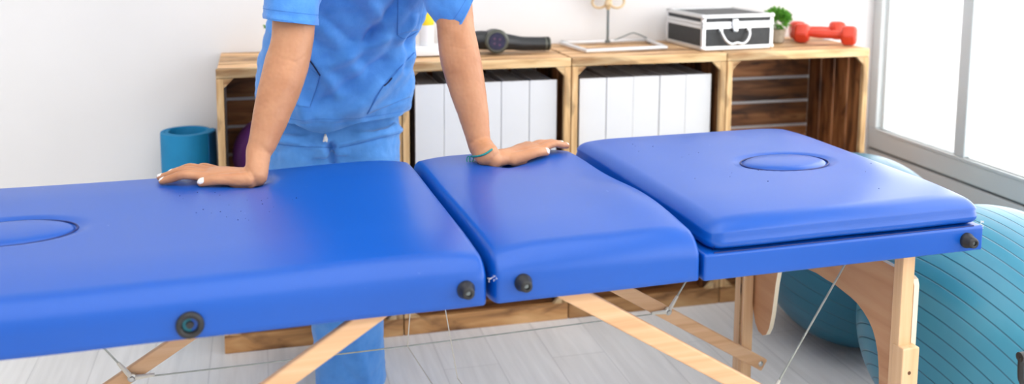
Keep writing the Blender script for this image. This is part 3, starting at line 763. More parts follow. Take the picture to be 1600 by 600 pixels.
# crumbs of grit lying on the cushions
def pad_top(x, y):
    a, b, _ = tl((x, y, 0)); return (ZT12 if a < X2 else ZT3)+.006+padz(x, y)
bm = NB(); spots = []
for _ in range(46):
    cx, cy, s = random.choice([(-.40, .42, .05), (-.35, .36, .05), (-.33, .30, .04), (.62, .25, .10), (.78, .14, .08), (.45, .45, .08)])
    a, b = random.gauss(cx, s), random.gauss(cy, s*.7)
    if a > .94 or (-.01 < a < .39 and a > .34) or b < .06 or b > .6: continue
    if any(math.hypot((a-o[0])/o[2], (b-o[1])/o[3]) < 1.25 for o in (OV1, OV2)): continue
    ea = min(a+L, -.0035-a, .12)/.12 if a < 0 else min(a-X2-.012, L-a, .12)/.12
    if ea < .3: continue
    P = TO+TA*a+TB*b; z = pad_top(P.x, P.y) - .010*(1-ea)**3 - .008*(1-min(b, TW-b, .16)/.16)**2
    bmesh.ops.create_icosphere(bm, subdivisions=1, radius=random.uniform(.0006, .0013), matrix=Matrix.Translation((P.x, P.y, z+.0002)))
obj('grit', bm, M['crease'], smooth=False, label='scattered specks of grit on the blue cushions', cat='grit', kind='stuff')

# ------------------------------------------------------------------ the person
person = empty('person', (.20, 2.36, 0), 'person in light blue scrubs leaning with both hands on the massage table', 'person')
def pchild(o, par=None): return world_child(o, par or person)
def hz(o_, d_, l_, u, v): P = o_+d_*u+l_*v; return pad_top(P.x, P.y)-.0005
def hand_arm(bm, o_, d_, l_, arm, spec, u0=0, ws=.93):
    """arm: list of (x,y,z,ry) from shoulder to wrist; then the palm and fingers in the hand's own frame"""
    def W(u, v, h, ref=None): P = o_+d_*u+l_*v; z = (hz(o_, d_, l_, u, v)); return V((P.x, P.y, z+h))
    S = [(x, y, z, r1, r2) for (x, y, z, r1, r2) in arm]
    z0 = hz(o_, d_, l_, .0, 0)
    pal = [(W(u0+.010, .0, .0185), .0255, .0175), (W(u0+.026, .0, .0185), .0290, .0175), (W(.044, .000, .0172), .0345, .0158), (W(.068, .000, .0168), .0380, .0138), (W(.090, .002, .0158), .0375, .0115), (W(.102, .003, .0135), .034, .0080)]
    wr = W(u0+.004, 0, .0225); S += [(wr.x, wr.y, wr.z, .0262, .0215)]
    limb(bm, S, 28, 8, lat=l_)
    limb(bm, [(p.x, p.y, p.z, a*ws, b) for p, a, b in pal], 28, 8, lat=l_)
    # heel and thumb pads
    for (u, v, h, r, fl) in ((u0+.016, -.010, .014, .017, 1), (u0+.018, .013, .014, .016, 1), (.040, -.022, .0115, .0145, 1), (.030, -.016, .011, .0150, 1), (.035, .022, .0115, .0135, 1)):
        p = W(u, v, h); bmesh.ops.create_uvsphere(bm, u_segments=20, v_segments=12, radius=r, matrix=Matrix.Translation(p))
    nails = []
    for name, J, rr in spec:
        Pj = [W(*j) for j in J]
        pts = [tuple(p)+(r*1.04, r*.96) for p, r in zip(Pj, rr)]
        limb(bm, pts, 18, 7, lat=l_ if name != 'thumb' else (l_*.75+V((0, 0, .66))).normalized())
        nails.append((name, Pj[-2], Pj[-1], rr[-1]))
    return nails
r4 = (.0104, .0099, .0093, .0085, .0072)
Rspec = [('index', [(.070, -.022, .014), (.094, -.025, .0155), (.134, -.032, .0205), (.160, -.031, .0125), (.178, -.029, .0070)], r4),
         ('middle', [(.074, -.003, .016), (.098, -.003, .0165), (.143, -.005, .0220), (.170, -.003, .0130), (.191, -.001, .0070)], r4),
         ('ring', [(.074, .014, .015), (.096, .017, .0155), (.138, .022, .0205), (.162, .027, .0130), (.181, .031, .0070)], r4),
         ('little', [(.068, .029, .012), (.088, .035, .013), (.118, .046, .0165), (.136, .053, .0110), (.152, .059, .0062)], (.0088, .0082, .0076, .0068, .0058)),
         ('thumb', [(.016, -.020, .018), (.046, -.034, .0165), (.072, -.041, .0150), (.098, -.044, .0095)], (.0140, .0122, .0104, .0086))]
Lspec = [('index', [(.070, -.018, .013), (.094, -.019, .0150), (.134, -.019, .0200), (.160, -.015, .0130), (.182, -.010, .0068)], r4),
         ('middle', [(.074, -.002, .014), (.098, .000, .0140), (.140, .004, .0165), (.166, .008, .0110), (.186, .012, .0070)], r4),
         ('ring', [(.074, .013, .012), (.096, .016, .0120), (.130, .024, .0130), (.152, .029, .0095), (.168, .033, .0068)], r4),
         ('little', [(.066, .025, .010), (.084, .031, .010), (.106, .042, .0100), (.120, .049, .0080), (.132, .055, .0060)], (.0088, .0082, .0076, .0068, .0058)),
         ('thumb', [(.016, -.020, .018), (.046, -.032, .0175), (.074, -.036, .0165), (.100, -.034, .0110)], (.0140, .0122, .0104, .0088))]
def A(x, y, Y, rl, rs): p = at(x, y, Y); return (p.x, p.y, p.z, rl, rs)
Rarm = [A(489, -142, 2.11, .044, .044), A(473, -80, 2.07, .045, .046), A(461, 10, 2.03, .043, .0445), A(457, 62, 2.01, .041, .0425), A(448, 100, 2.00, .043, .0445), A(439, 132, 1.985, .042, .0430), A(424, 180, 1.965, .035, .0365), A(411, 222, 1.947, .029, .0285), A(404, 240, 1.938, .0262, .0245)]
Larm = [A(672, -142, 2.12, .044, .044), A(689, -80, 2.09, .045, .046), A(707, 5, 2.05, .042, .042), A(712, 45, 2.03, .040, .0405), A(718, 85, 2.02, .042, .0440), A(726, 120, 2.01, .041, .0415), A(738, 170, 1.99, .034, .0345), A(745, 204, 1.973, .0280, .0275), A(750, 226, 1.962, .0260, .0238)]
bm = NB()
nR = hand_arm(bm, RO, Rd, Rl, Rarm, Rspec); nL = hand_arm(bm, LO, Ld, Ll, Larm, Lspec, -.040, .86)
# torso, neck, head, legs under the clothes
X1 = V((1, 0, 0))
T_ = [(.170, 2.400, .66, .135, .070), (.168, 2.395, .76, .138, .072), (.180, 2.345, .86, .118, .074), (.200, 2.29, .96, .120, .072), (.215, 2.225, 1.06, .135, .076), (.225, 2.15, 1.14, .150, .085), (.232, 2.125, 1.19, .110, .070), (.236, 2.10, 1.25, .052, .052), (.237, 2.075, 1.30, .050, .050), (.238, 2.06, 1.34, .048, .050)]
limb(bm, T_, 32, 6, lat=X1)
limb(bm, [(.115, 2.13, 1.155, .042, .042), (.23, 2.13, 1.175, .06, .06), (.358, 2.13, 1.155, .042, .042)], 20, 6)
HC = V((.238, 2.035, 1.405)); fd = V((-.05, -.86, -.50)).normalized()      # face direction
hs = V((1, 0, 0)); hs = (hs-fd*hs.dot(fd)).normalized(); hu = hs.cross(fd)
if hu.z < 0: hu = -hu
HM = Matrix((hs, -fd, hu)).transposed().to_4x4(); HM.translation = HC
def hsph(c, r, sc=(1, 1, 1)): bmesh.ops.create_uvsphere(bm, u_segments=28, v_segments=18, radius=r, matrix=HM @ Matrix.Translation(c) @ Matrix.Diagonal((*sc, 1)))
hsph((0, .005, .02), .088, (.88, 1.06, 1.08)); hsph((0, -.025, -.045), .062, (.92, .95, 1.0)); hsph((0, -.052, -.088), .026, (1.1, .9, .8))
for s in (-1, 1):
    hsph((s*.040, -.052, -.018), .026, (1, .8, 1)); hsph((s*.079, .012, -.008), .022, (.35, .75, 1.25))
    hsph((s*.030, -.080, .020), .016, (1.4, .5, .4))
p_ = lambda q: tuple(HM @ V(q))
limb(bm, [p_((0, -.083, .008))+(.007, .007), p_((0, -.098, -.012))+(.009, .009), p_((0, -.108, -.028))+(.012, .010)], 14, 4)
hsph((0, -.088, -.056), .014, (1.6, .7, .8))
limb(bm, [p_((0, .02, -.06))+(.05, .05), (.237, 2.085, 1.29, .050, .050)], 20, 4)
# legs: weight leg straight, other leg set back behind it
def px(x, y, Y): return at(x, y, Y)
LK = [(.245, 2.395, .64, .068, .066), (.228, 2.38, .50, .066, .070), (.205, 2.37, .35, .050, .054), (.197, 2.375, .20, .046, .05), (.205, 2.385, .09, .035, .036), (.207, 2.385, .055, .034, .036)]
RK = [(.090, 2.40, .64, .068, .066), (.096, 2.41, .50, .066, .070), (.150, 2.46, .35, .050, .054), (.185, 2.505, .20, .046, .05), (.197, 2.525, .09, .035, .036), (.200, 2.53, .055, .034, .036)]
for K in (LK, RK):
    limb(bm, K, 24, 6, lat=X1); e_ = K[-1]
    limb(bm, [(e_[0], e_[1]+.02, .045, .032, .030), (e_[0], e_[1]-.03, .045, .036, .032), (e_[0]-.004, e_[1]-.045, .032, .036, .020), (e_[0]-.004, e_[1]-.065, .026, .030, .015)], 20, 5, lat=X1)
body = obj('body', bm, M['skin'])
def rm(o):
    m = o.modifiers.new('r', 'REMESH'); m.mode = 'VOXEL'; m.voxel_size = .0024; m.use_smooth_shade = True
    s = o.modifiers.new('s', 'SMOOTH'); s.factor = .5; s.iterations = 5
mod_apply(body, rm)
# wrist creases, knuckle shading and finger grooves by gentle displacement
me = body.data
SKC = [((704, 72), (726, 77), 2.2, .0011), ((726, 77), (742, 70), 2.0, .0009), ((440, 92), (462, 97), 2.4, .0010), ((462, 97), (474, 90), 2, .0008), ((381, 262), (392, 279), 1.3, .0012), ((386, 260), (397, 276), 1.2, .0009),
       ((372, 262), (384, 282), 1.2, .0007), ((736, 214), (752, 222), 1.5, .0009), ((740, 196), (735, 214), 1.6, .0005), ((345, 276), (375, 286), 1.6, .0008), ((330, 274), (356, 271), 1.6, .0006), ((766, 232), (772, 246), 1.4, .0009)]
NRM = [v.normal.copy() for v in me.vertices]
for v in me.vertices:
    c = v.co
    if c.z > .66 and c.y < 2.12 and c.z < 1.0:
        n_ = NRM[v.index]
        d = .0008*noise.noise(c*45)+.0004*noise.noise(c*150)
        if n_.y < .3:
            v_ = c-CC; z_ = v_.dot(CF); pxy = (800+FPX*v_.dot(CR)/z_, CY-FPX*v_.dot(CU)/z_)
            for a, b, w_, k in SKC:
                ax_, ay_ = a; bx_, by_ = b; dx_, dy_ = bx_-ax_, by_-ay_; t_ = max(0, min(1, ((pxy[0]-ax_)*dx_+(pxy[1]-ay_)*dy_)/(dx_*dx_+dy_*dy_)))
                q_ = math.hypot(pxy[0]-ax_-dx_*t_, pxy[1]-ay_-dy_*t_)
                if q_ < 8: d -= .55*k*math.exp(-(q_/w_)**2)
        v.co = c + n_*d
me.polygons.foreach_set('use_smooth', [True]*len(me.polygons))
pchild(body)
bvh_body = BVHTree.FromPolygons([v.co for v in me.vertices], [p.vertices for p in me.polygons])
# nails
def nail(name, a, b, r, d_, l_, who):
    dirn = (b-a).normalized(); side = l_ if name != 'thumb' else (l_*.75+V((0, 0, .66))).normalized()
    side = (side-dirn*side.dot(dirn)).normalized(); up = side.cross(dirn)
    if name == 'thumb':
        if up.dot(CC-b) < 0: up = -up
    elif up.z < 0: up = -up
    tip = b+dirn*r*.98; bm = NB(); G = []; nu, nv = 8, 8; Lr = r*1.75; Wd = r*.80
    for i in range(nu+1):
        row = []
        for j in range(nv+1):
            s = (j/nv-.5)*2; t = i/nu
            w = Wd*(1-.45*max(0, (t-.72)/.28)**2)*(1-.35*max(0, (.2-t)/.2)**2)
            q = tip - dirn*(Lr*(1-t)) + side*s*w + dirn*(-abs(s)**2.5*r*.30 if t > .7 else 0)
            h = bvh_body.ray_cast(q+up*.03, -up, .06)
            p = h[0]+up*.0007*(1-.6*abs(s)**3) if h[0] is not None and (h[0]-q).dot(up) > -.35*r else q+up*r*.15*(1-s*s)
            row.append(p)
        G.append(row)
    vs = [[bm.verts.new(p) for p in row] for row in G]; vb = [[bm.verts.new(p-up*.0006) for p in row] for row in G]
    for i in range(nu):
        for j in range(nv):
            bm.faces.new((vs[i][j], vs[i][j+1], vs[i+1][j+1], vs[i+1][j])); bm.faces.new((vb[i][j], vb[i+1][j], vb[i+1][j+1], vb[i][j+1]))
    for i in range(nu):
        bm.faces.new((vs[i][0], vs[i+1][0], vb[i+1][0], vb[i][0])); bm.faces.new((vs[i][nv], vb[i][nv], vb[i+1][nv], vs[i+1][nv]))
    for j in range(nv):
        bm.faces.new((vs[0][j], vb[0][j], vb[0][j+1], vs[0][j+1])); bm.faces.new((vs[nu][j], vs[nu][j+1], vb[nu][j+1], vb[nu][j]))
    o = obj('fingernail', bm, M['nail'], label='white polished fingernail', autos=math.radians(70)); pchild(o, body)
for L_, dd, ll in ((nR, Rd, Rl), (nL, Ld, Ll)):
    for (nm, a, b, r) in L_: nail(nm, a, b, r, dd, ll, '')
# eyes, mouth, hair
for s in (-1, 1):
    bm = NB(); bmesh.ops.create_uvsphere(bm, u_segments=20, v_segments=14, radius=.0115, matrix=HM @ Matrix.Translation((s*.031, -.0715, .004))); e_ = obj('eye', bm, M['eyew']); pchild(e_, body)
    bm = NB(); bmesh.ops.create_uvsphere(bm, u_segments=16, v_segments=10, radius=.0055, matrix=HM @ Matrix.Translation((s*.031, -.0785, .001))); i_ = obj('iris', bm, M['iris']); pchild(i_, body)
    bm = NB(); bm_tube(bm, [HM @ V(q) for q in ((s*.014, -.093, .025), (s*.032, -.092, .030), (s*.050, -.082, .024))], [.002, .0028, .0012], 8); b_ = obj('eyebrow', bm, M['hair']); pchild(b_, body)
bm = NB(); limb(bm, [p_((-.022, -.092, -.058))+(.002, .002), p_((-.008, -.100, -.054))+(.004, .004), p_((.008, -.100, -.054))+(.004, .004), p_((.022, -.092, -.058))+(.002, .002)], 10, 5); o = obj('lips', bm, M['lip']); pchild(o, body)
bm = NB()
bmesh.ops.create_uvsphere(bm, u_segments=40, v_segments=28, radius=.097, matrix=HM @ Matrix.Translation((0, .018, .032)) @ Matrix.Diagonal((.90, 1.04, 1.04, 1)))
for v in bm.verts:
    q = HM.inverted() @ v.co
    if q.y < -.03 and q.z < .06: v.co = HM @ V((q.x*.97, max(q.y, -.03), q.z))
    v.co += V((noise.noise(q*60), noise.noise(q*60+V((5, 0, 0))), 0))*.002
hb = HM @ V((0, .11, .02))
limb(bm, [tuple(hb)+(.03, .03), (.24, 2.19, 1.44, .038, .034), (.24, 2.235, 1.38, .036, .032), (.24, 2.255, 1.30, .026, .022), (.24, 2.265, 1.24, .008, .008)], 18, 6)
hr = obj('hair', bm, M['hair'])
pchild(hr)

# ---- clothes: scrub top
SIL = [  # image row, left edge, right edge, centre depth, front-back radius
    (176, 402, 637, 2.365, .122), (160, 400, 643, 2.358, .124), (130, 399, 650, 2.345, .124), (95, 404, 644, 2.315, .116), (60, 414, 651, 2.285, .112),
    (20, 424, 664, 2.245, .112), (-30, 432, 678, 2.195, .115), (-75, 438, 684, 2.16, .108), (-110, 440, 684, 2.14, .095), (-145, 448, 676, 2.13, .083), (-172, 478, 648, 2.125, .074), (-190, 512, 612, 2.115, .066)]
rings = []
for y, l, r, Y, ry in SIL:
    a, b = at(l, y, Y), at(r, y, Y); c = (a+b)/2; rings.append((c.x, Y, c.z, (b-a).length/2*.985, ry))
RS = crom(rings, 16)
NTH = 150
HEM = [(398, 168), (425, 174), (448, 185), (465, 196), (482, 204), (505, 208), (525, 203), (545, 197), (572, 188), (600, 181), (625, 172), (645, 160)]
def hem_y(x):
    for (a, ya), (b, yb) in zip(HEM, HEM[1:]):
        if a <= x <= b: return ya+(yb-ya)*(x-a)/(b-a)
    return HEM[0][1] if x < HEM[0][0] else HEM[-1][1]
def project(P): v = V(P)-CC; z = v.dot(CF); return 800+FPX*v.dot(CR)/z, CY-FPX*v.dot(CU)/z
def segd(p, a, b):
    ax, ay = a; bx, by = b; dx, dy = bx-ax, by-ay; t = max(0, min(1, ((p[0]-ax)*dx+(p[1]-ay)*dy)/(dx*dx+dy*dy)))
    return math.hypot(p[0]-ax-dx*t, p[1]-ay-dy*t)
# folds on the front of the top: (x,z) metres in the person's frontal plane, width, height
def fz(x, y): p = at(x, y, 2.2); return (p.x, p.z)
FOLDS = [(fz(558, -20), fz(590, 30), .014, .010), (fz(590, 35), fz(560, 95), .018, -.007), (fz(620, -10), fz(575, 55), .012, -.008), (fz(500, 30), fz(560, 110), .02, .005),
         (fz(480, 75), fz(530, 150), .013, .007), (fz(640, 95), fz(560, 175), .022, .009), (fz(600, 95), fz(500, 165), .015, -.006), (fz(625, 60), fz(655, 20), .010, .005),
         (fz(545, 60), fz(500, 20), .010, -.004), (fz(585, 130), fz(520, 200), .012, .005), (fz(455, 120), fz(480, 190), .012, .006), (fz(655, 20), fz(636, 110), .010, -.005), (fz(520, 100), fz(600, 60), .012, .005)]
def fold(P):
    q = (P.x, P.z); h = 0
    for a, b, w, k in FOLDS: h += 2.8*k*math.exp(-(segd(q, a, b)/(w*1.1))**2)
    return h
bm = NB(); G = []
for i, s in enumerate(RS):
    t = i/(len(RS)-1); row = []
    for k in range(NTH):
        th = 2*PI*k/NTH; cx, sy = math.cos(th), math.sin(th)
        P = V((s[0]+s[3]*math.copysign(abs(cx)**.9, cx), s[1]+s[4]*math.copysign(abs(sy)**.9, sy), s[2]))
        nrm = V((cx/s[3], sy/s[4], 0)).normalized()
        h = .011*noise.fractal(P*6.5+V((3, 1, 2)), 1., 2., 4) + .0026*noise.fractal(P*34, 1., 2., 3)
        q_ = V((P.x*.8+P.z*.6, P.y, (-P.x*.6+P.z*.8)*2.2))
        h += .009*(.35-abs(noise.noise(q_*7+V((2, 7, 1)))))*(1+.3*noise.noise(P*5)) + .0028*(.3-abs(noise.noise(P*26+V((4, 1, 9)))))
        if sy < .2: h += fold(P)*min(1, (.2-sy)*2)
        # hem ripples
        h += .004*math.exp(-i/9)*math.sin(th*9+1)
        # the back hangs free, waist seam softly drawn in
        P += nrm*h*(1-max(0, t-.85)/.15*.7)
        row.append(P)
    G.append(row)
# pull the hem to its photographed line (front half), blend upwards
for i in range(0, 22):
    w = (1-i/22)**1.5
    for k in range(NTH):
        P = G[i][k]; sy = math.sin(2*PI*k/NTH)
        x, y = project(G[0][k]); 
        if sy < .35:
            x0, y0 = project(G[0][k]); dz = -(hem_y(x0)-y0)/620
            P.z += dz*w*min(1, (.35-sy)*2.5)
vs = [[bm.verts.new(p) for p in row] for row in G]
for i in range(len(G)-1):
    for k in range(NTH): bm.faces.new((vs[i][k], vs[i][(k+1) % NTH], vs[i+1][(k+1) % NTH], vs[i+1][k]))
HS_ = [G[9][k]+(G[9][k]-V((RS[9][0], RS[9][1], G[9][k].z))).normalized()*.0016 for k in range(NTH)]
top = obj('scrub_top', bm, M['scrub'], autos=math.radians(80))
bvh_top = BVHTree.FromPolygons([v.co for v in top.data.vertices], [p.vertices for p in top.data.polygons])
def sol(o):
    m = o.modifiers.new('t', 'SOLIDIFY'); m.thickness = .0022; m.offset = 0
mod_apply(top, sol); pchild(top)
b2 = NB(); bm_tube(b2, HS_, .0005, 6, closed=True); q = obj('hem_stitching', b2, M['seam']); pchild(q, top)
# sleeves: open tubes from the shoulder
def sleeve(P, lat, seed, hemz, seg=90, slant=0):
    S = crom(P, 14); bm = NB(); rows = []; n = len(S)
    pts = [V(s[:3]) for s in S]; l0 = V(lat)
    for i, s in enumerate(S):
        t = (pts[min(i+1, n-1)]-pts[max(i-1, 0)]).normalized(); a = (l0-t*l0.dot(t)).normalized(); b = t.cross(a); row = []
        for k in range(seg):
            th = 2*PI*k/seg; d = a*math.cos(th)+b*math.sin(th)
            P_ = pts[i]+a*math.cos(th)*s[3]+b*math.sin(th)*s[4]
            w = i/(n-1)
            h = .006*(.3-abs(noise.noise(P_*11+V((seed*3, 0, 0)))))+.0045*noise.fractal(P_*14+V((seed, 0, 0)), 1., 2., 4)+.0018*noise.fractal(P_*45+V((seed, 0, 0)), 1., 2., 3)+.0025*w*math.sin(3*th+seed)
            h += .0012*(1 if n-7 < i else 0)
            P_ += d*h + t*(slant*math.cos(th)*w**2)
            row.append(bm.verts.new(P_))
        rows.append(row)
    for A_, B_ in zip(rows, rows[1:]):
        for k in range(seg): bm.faces.new((A_[k], A_[(k+1) % seg], B_[(k+1) % seg], B_[k]))
    st_ = [v.co.copy() for v in rows[-9]]; cen = sum(st_, V())/len(st_)
    o = obj('sleeve', bm, M['scrub'], autos=math.radians(80)); mod_apply(o, sol); pchild(o, top)
    b2 = NB(); bm_tube(b2, [p+(p-cen).normalized()*.0012 for p in st_], .0005, 6, closed=True); q = obj('hem_stitching', b2, M['seam']); pchild(q, o); return o
def B4(x, y, Y, ra, rb): p = at(x, y, Y); return (p.x, p.y, p.z, ra, rb)
sleeve([B4(548, -172, 2.13, .045, .050), B4(512, -163, 2.125, .058, .062), B4(489, -136, 2.11, .067, .071), B4(469, -60, 2.065, .061, .068), B4(456, 0, 2.035, .056, .070), B4(453, 34, 2.03, .0535, .072)], (1, 0, 0), 1.3, 0, slant=.003)
sleeve([B4(612, -172, 2.14, .045, .050), B4(648, -163, 2.135, .058, .062), B4(672, -136, 2.12, .067, .071), B4(695, -60, 2.085, .064, .068), B4(713, -12, 2.06, .070, .071), B4(728, 5, 2.055, .082, .072)], (1, 0, 0), 4.1, 0, slant=-.026)
# pockets and seams laid on the top along the fabric
def lay(pts, name, r, mat, bvh, par, n=10, off=.0006):
    pts = crom([(x, y) for x, y in pts], n); out = []
    for x, y in pts:
        h = bvh.ray_cast(CC, ray(x, y).normalized())
        if h[0] is not None: out.append(h[0]-ray(x, y).normalized()*off)
    if len(out) < 3: return
    bm = NB(); bm_tube(bm, out, r, 6); o = obj(name, bm, mat); pchild(o, par)
def patch(poly, name, mat, bvh, par, off=.003, nx=26, ny=26):
    """cloth panel: bilinear quad of image corners laid over the fabric"""
    (a, b, c, d) = poly; bm = NB(); g = []
    for i in range(nx+1):
        row = []
        for j in range(ny+1):
            s, t = i/nx, j/ny
            x = (a[0]*(1-s)+b[0]*s)*(1-t)+(d[0]*(1-s)+c[0]*s)*t; y = (a[1]*(1-s)+b[1]*s)*(1-t)+(d[1]*(1-s)+c[1]*s)*t
            h = bvh.ray_cast(CC, ray(x, y).normalized()); row.append(None if h[0] is None else bm.verts.new(h[0]-ray(x, y).normalized()*off+V((0, 0, .0004*noise.noise(V((x, y, 0))*.08)))))
        g.append(row)
    for i in range(nx):
        for j in range(ny):
            q = (g[i][j], g[i+1][j], g[i+1][j+1], g[i][j+1])
            if all(q): bm.faces.new(q)
    for v in [v for v in bm.verts if not v.link_faces]: bm.verts.remove(v)
    o = obj(name, bm, mat, autos=math.radians(80))
    def so(o):
        m = o.modifiers.new('t', 'SOLIDIFY'); m.thickness = .0016; m.offset = 0
    mod_apply(o, so); pchild(o, par)
patch([(622, -30), (668, -30), (655, 46), (621, 55)], 'pocket', M['scrub'], bvh_top, top, .0028)
patch([(446, 78), (500, 118), (484, 168), (430, 160)], 'pocket', M['scrub'], bvh_top, top, .0030)
patch([(650, 78), (645, 150), (574, 178), (600, 132)], 'pocket', M['scrub'], bvh_top, top, .0030)
lay([(622, -20), (621.5, 20), (621, 55)], 'pocket_seam', .0009, M['seam'], bvh_top, top, off=.004)
lay([(621, 55), (633, 60), (655, 48)], 'pocket_seam', .0008, M['seam'], bvh_top, top, off=.0035)
lay([(470, 84), (484, 95), (500, 118)], 'pocket_opening', .0016, M['slit'], bvh_top, top, off=.004)  # dark tube paints the shade inside the pocket slit
lay([(500, 118), (494, 140), (484, 168)], 'pocket_seam', .0009, M['seam'], bvh_top, top, off=.004)
lay([(648, 82), (628, 103), (612, 122), (600, 133)], 'pocket_opening', .0009, M['seam'], bvh_top, top, off=.004)
lay([(612, 122), (606, 129), (600, 134)], 'pocket_opening', .0022, M['slit'], bvh_top, top, off=.0045)  # shade of the right pocket slit, laid on as a dark tube
lay([(600, 133), (588, 152), (574, 178)], 'pocket_seam', .0009, M['seam'], bvh_top, top, off=.004)

# ---- trousers
bm = NB()
limb(bm, [(.165, 2.383, .77, .158, .098), (.165, 2.383, .72, .168, .102), (.170, 2.383, .67, .166, .106), (.172, 2.383, .62, .156, .104), (.172, 2.38, .60, .14, .09)], 40, 6, lat=X1)
limb(bm, [(.240, 2.375, .68, .092, .108), (.242, 2.372, .60, .088, .098), (.232, 2.37, .50, .084, .094), (.212, 2.372, .38, .087, .095), (.199, 2.375, .25, .089, .095), (.201, 2.378, .12, .086, .092), (.203, 2.380, .012, .088, .094)], 40, 8, lat=X1, round_ends=False)
limb(bm, [(.092, 2.385, .68, .092, .108), (.092, 2.39, .60, .086, .098), (.095, 2.41, .50, .082, .092), (.142, 2.455, .38, .080, .088), (.182, 2.49, .25, .076, .086), (.197, 2.515, .12, .074, .082), (.200, 2.525, .012, .076, .082)], 40, 8, lat=X1, round_ends=False)
tr = obj('trousers', bm, M['scrub'])
def rt(o):
    m = o.modifiers.new('r', 'REMESH'); m.mode = 'VOXEL'; m.voxel_size = .005; m.use_smooth_shade = True
    s = o.modifiers.new('s', 'SMOOTH'); s.factor = .5; s.iterations = 4
mod_apply(tr, rt)
CR_ = [(fz(516, 228), fz(522, 262), .008, -.022), (fz(425, 215), fz(505, 232), .006, .006), (fz(520, 232), fz(600, 215), .006, -.005), (fz(530, 226), fz(620, 205), .008, .007), (fz(610, 190), fz(640, 215), .007, .008), (fz(430, 240), fz(470, 225), .008, -.004),
       (fz(550, 520), fz(575, 600), .015, .006), (fz(520, 560), fz(560, 600), .012, -.005), (fz(515, 500), fz(525, 570), .010, .004)]
NRM = [v.normal.copy() for v in tr.data.vertices]
for v in tr.data.vertices:
    nv_ = NRM[v.index]; c = v.co.copy(); h = .007*noise.fractal(c*8+V((9, 3, 1)), 1., 2., 4)+.008*(.3-abs(noise.noise(V((c.x*11, c.y*11, c.z*5)))))+.0022*noise.fractal(c*32, 1., 2., 3)
    if nv_.y < .1:
        p = (c.x, c.z); w = 0
        x, y = project(c)
        if y < 620:
            # fold list is written on the plane y=2.2; move the vertex there along its sight line
            d = c-CC; q = CC+d*(2.2/d.y); p = (q.x, q.z)
            for a, b, ww, k in CR_: w += k*math.exp(-(segd(p, a, b)/ww)**2)
        h += w
    v.co = c+nv_*h
tr.data.polygons.foreach_set('use_smooth', [True]*len(tr.data.polygons))
pchild(tr)
bvh_tr = BVHTree.FromPolygons([v.co for v in tr.data.vertices], [p.vertices for p in tr.data.polygons])
h = bvh_tr.ray_cast(CC, ray(508, 214).normalized())
kp = h[0] if h[0] is not None else at(508, 213, 2.26)
kp = kp - V((0, .010, 0))
bm = NB(); bmesh.ops.create_uvsphere(bm, u_segments=16, v_segments=12, radius=.0048, matrix=Matrix.Translation(kp) @ Matrix.Diagonal((.9, .9, 1.15, 1)))
for dx, dz in ((-.004, -.008), (.003, -.009), (.000, .007), (.004, -.003)):
    limb(bm, [tuple(kp)+(.003, .003), tuple(kp+V((dx*.6, -.002, dz*.6)))+(.0032, .0032), tuple(kp+V((dx, .002, dz)))+(.0022, .0022)], 8, 3)
o = obj('drawstring', bm, M['string'], label='white drawstring knot'); pchild(o, tr)
lay([(430, 225), (470, 229), (505, 230), (520, 231)], 'waistband_seam', .0009, M['seam'], bvh_tr, tr)
lay([(530, 231), (570, 222), (605, 213), (632, 206)], 'waistband_seam', .0009, M['seam'], bvh_tr, tr)
# shoes
for K in (LK, RK):
    e_ = K[-1]; bm = NB()
    limb(bm, [(e_[0], e_[1]+.035, .040, .036, .036), (e_[0], e_[1]-.02, .040, .042, .036), (e_[0]-.003, e_[1]-.045, .034, .044, .027), (e_[0]-.004, e_[1]-.072, .024, .038, .019)], 24, 6, lat=X1)
    for v in bm.verts: v.co.z = max(v.co.z, .001)
    o = obj('shoe', bm, M['skirtwhite']); pchild(o)
# bracelet
def ring_on(bm, P, ax, n=40, off=.0012):
    s, u = frame(ax); out = []
    for k in range(n):
        a = 2*PI*k/n; d = s*math.cos(a)+u*math.sin(a); h = bvh_body.ray_cast(P, d, .034)
        out.append(h[0]+d*off if h[0] is not None else P+d*.029)
    return out
bm = NB(); R_ = []; back = []
for x, y in crom([(728, 239), (733, 243.5), (741, 244.5), (751, 243), (760, 239.5), (768.5, 233.5)], 5):
    dr = ray(x, y).normalized(); h = bvh_body.ray_cast(CC, dr); g = bvh_body.ray_cast(CC+dr*2.6, -dr)
    if h[0] is not None and g[0] is not None: R_.append(h[0]-dr*.0012); back.append(g[0]+dr*.0012)
sm_ = lambda L_: [L_[0]]+[(L_[i-1]+L_[i]*2+L_[i+1])/4 for i in range(1, len(L_)-1)]+[L_[-1]]
R_ = sm_(R_)+sm_(back)[::-1]
bm_tube(bm, R_, .0021, 10, closed=True)
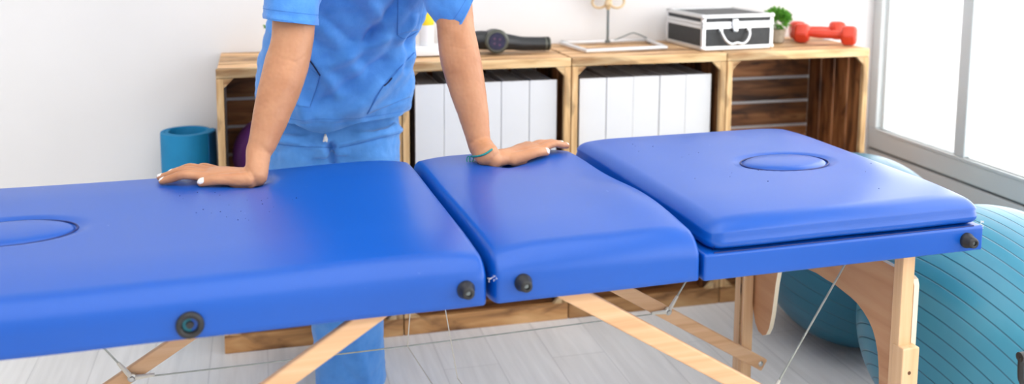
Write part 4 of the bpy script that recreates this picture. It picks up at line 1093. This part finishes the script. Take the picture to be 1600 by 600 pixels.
br = obj('bracelet', bm, M['cord'], label='thin teal cord bracelet'); pchild(br)
kn = min(R_, key=lambda p: p.dot(CR))
bm = NB(); kk = kn+V((-.004, -.006, .002))
limb(bm, [tuple(kn)+(.0018, .0018), tuple(kk)+(.0024, .0024)], 8, 3)
def lo(c, rx, rz, tilt=0): return [c+CR*(math.cos(a)*rx)+CU*(math.sin(a)*rz+math.cos(a)*tilt)+V((0, -.001, 0))*math.sin(2*a) for a in [2*PI*k/24 for k in range(24)]]
bm_tube(bm, lo(kk-CU*.006-CR*.001, .0042, .0065), .0011, 8, closed=True); bm_tube(bm, lo(kk-CU*.007-CR*.007, .0035, .0070, .001), .0011, 8, closed=True)
o = obj('knot', bm, M['cord']); pchild(o, br)

# ------------------------------------------------------------------ light
w = bpy.data.worlds.new('world'); bpy.context.scene.world = w; w.use_nodes = True; nt = w.node_tree
bg = nt.nodes['Background']; bg.inputs[1].default_value = 2.0
tc = N(nt, 'ShaderNodeTexCoord'); sx = N(nt, 'ShaderNodeSeparateXYZ'); nt.links.new(tc.outputs['Generated'], sx.inputs[0])
nt.links.new(ramp(nt, sx.outputs[2], [(0, (.95, .95, .96)), (.5, (1, 1, 1))]), bg.inputs[0])
def area(name, loc, size, e, col=(1, 1, 1), rot=(0, 0, 0)):
    l = bpy.data.lights.new(name, 'AREA'); l.shape = 'RECTANGLE'; l.size, l.size_y = size; l.energy = e; l.color = col
    o = bpy.data.objects.new(name, l); COL.objects.link(o); o.location = loc; o.rotation_euler = rot; return o
area('ceiling_fill', (-.1, .2, ZC-.05), (3.2, 3.6), 56, (1, .99, .97))  # unseen area lamp added to lift the room's brightness
area('window_light', (XW+.35, .2, 1.45), (2.6, 7.4), 130, (1, 1, 1), (0, PI/2, 0))
sc = bpy.context.scene
sc.view_settings.view_transform = 'Standard'; sc.view_settings.look = 'None'; sc.view_settings.exposure = 0; sc.view_settings.gamma = 1
sc.cycles.max_bounces = 8; sc.cycles.diffuse_bounces = 4; sc.cycles.transparent_max_bounces = 8
sc.cycles.use_denoising = True
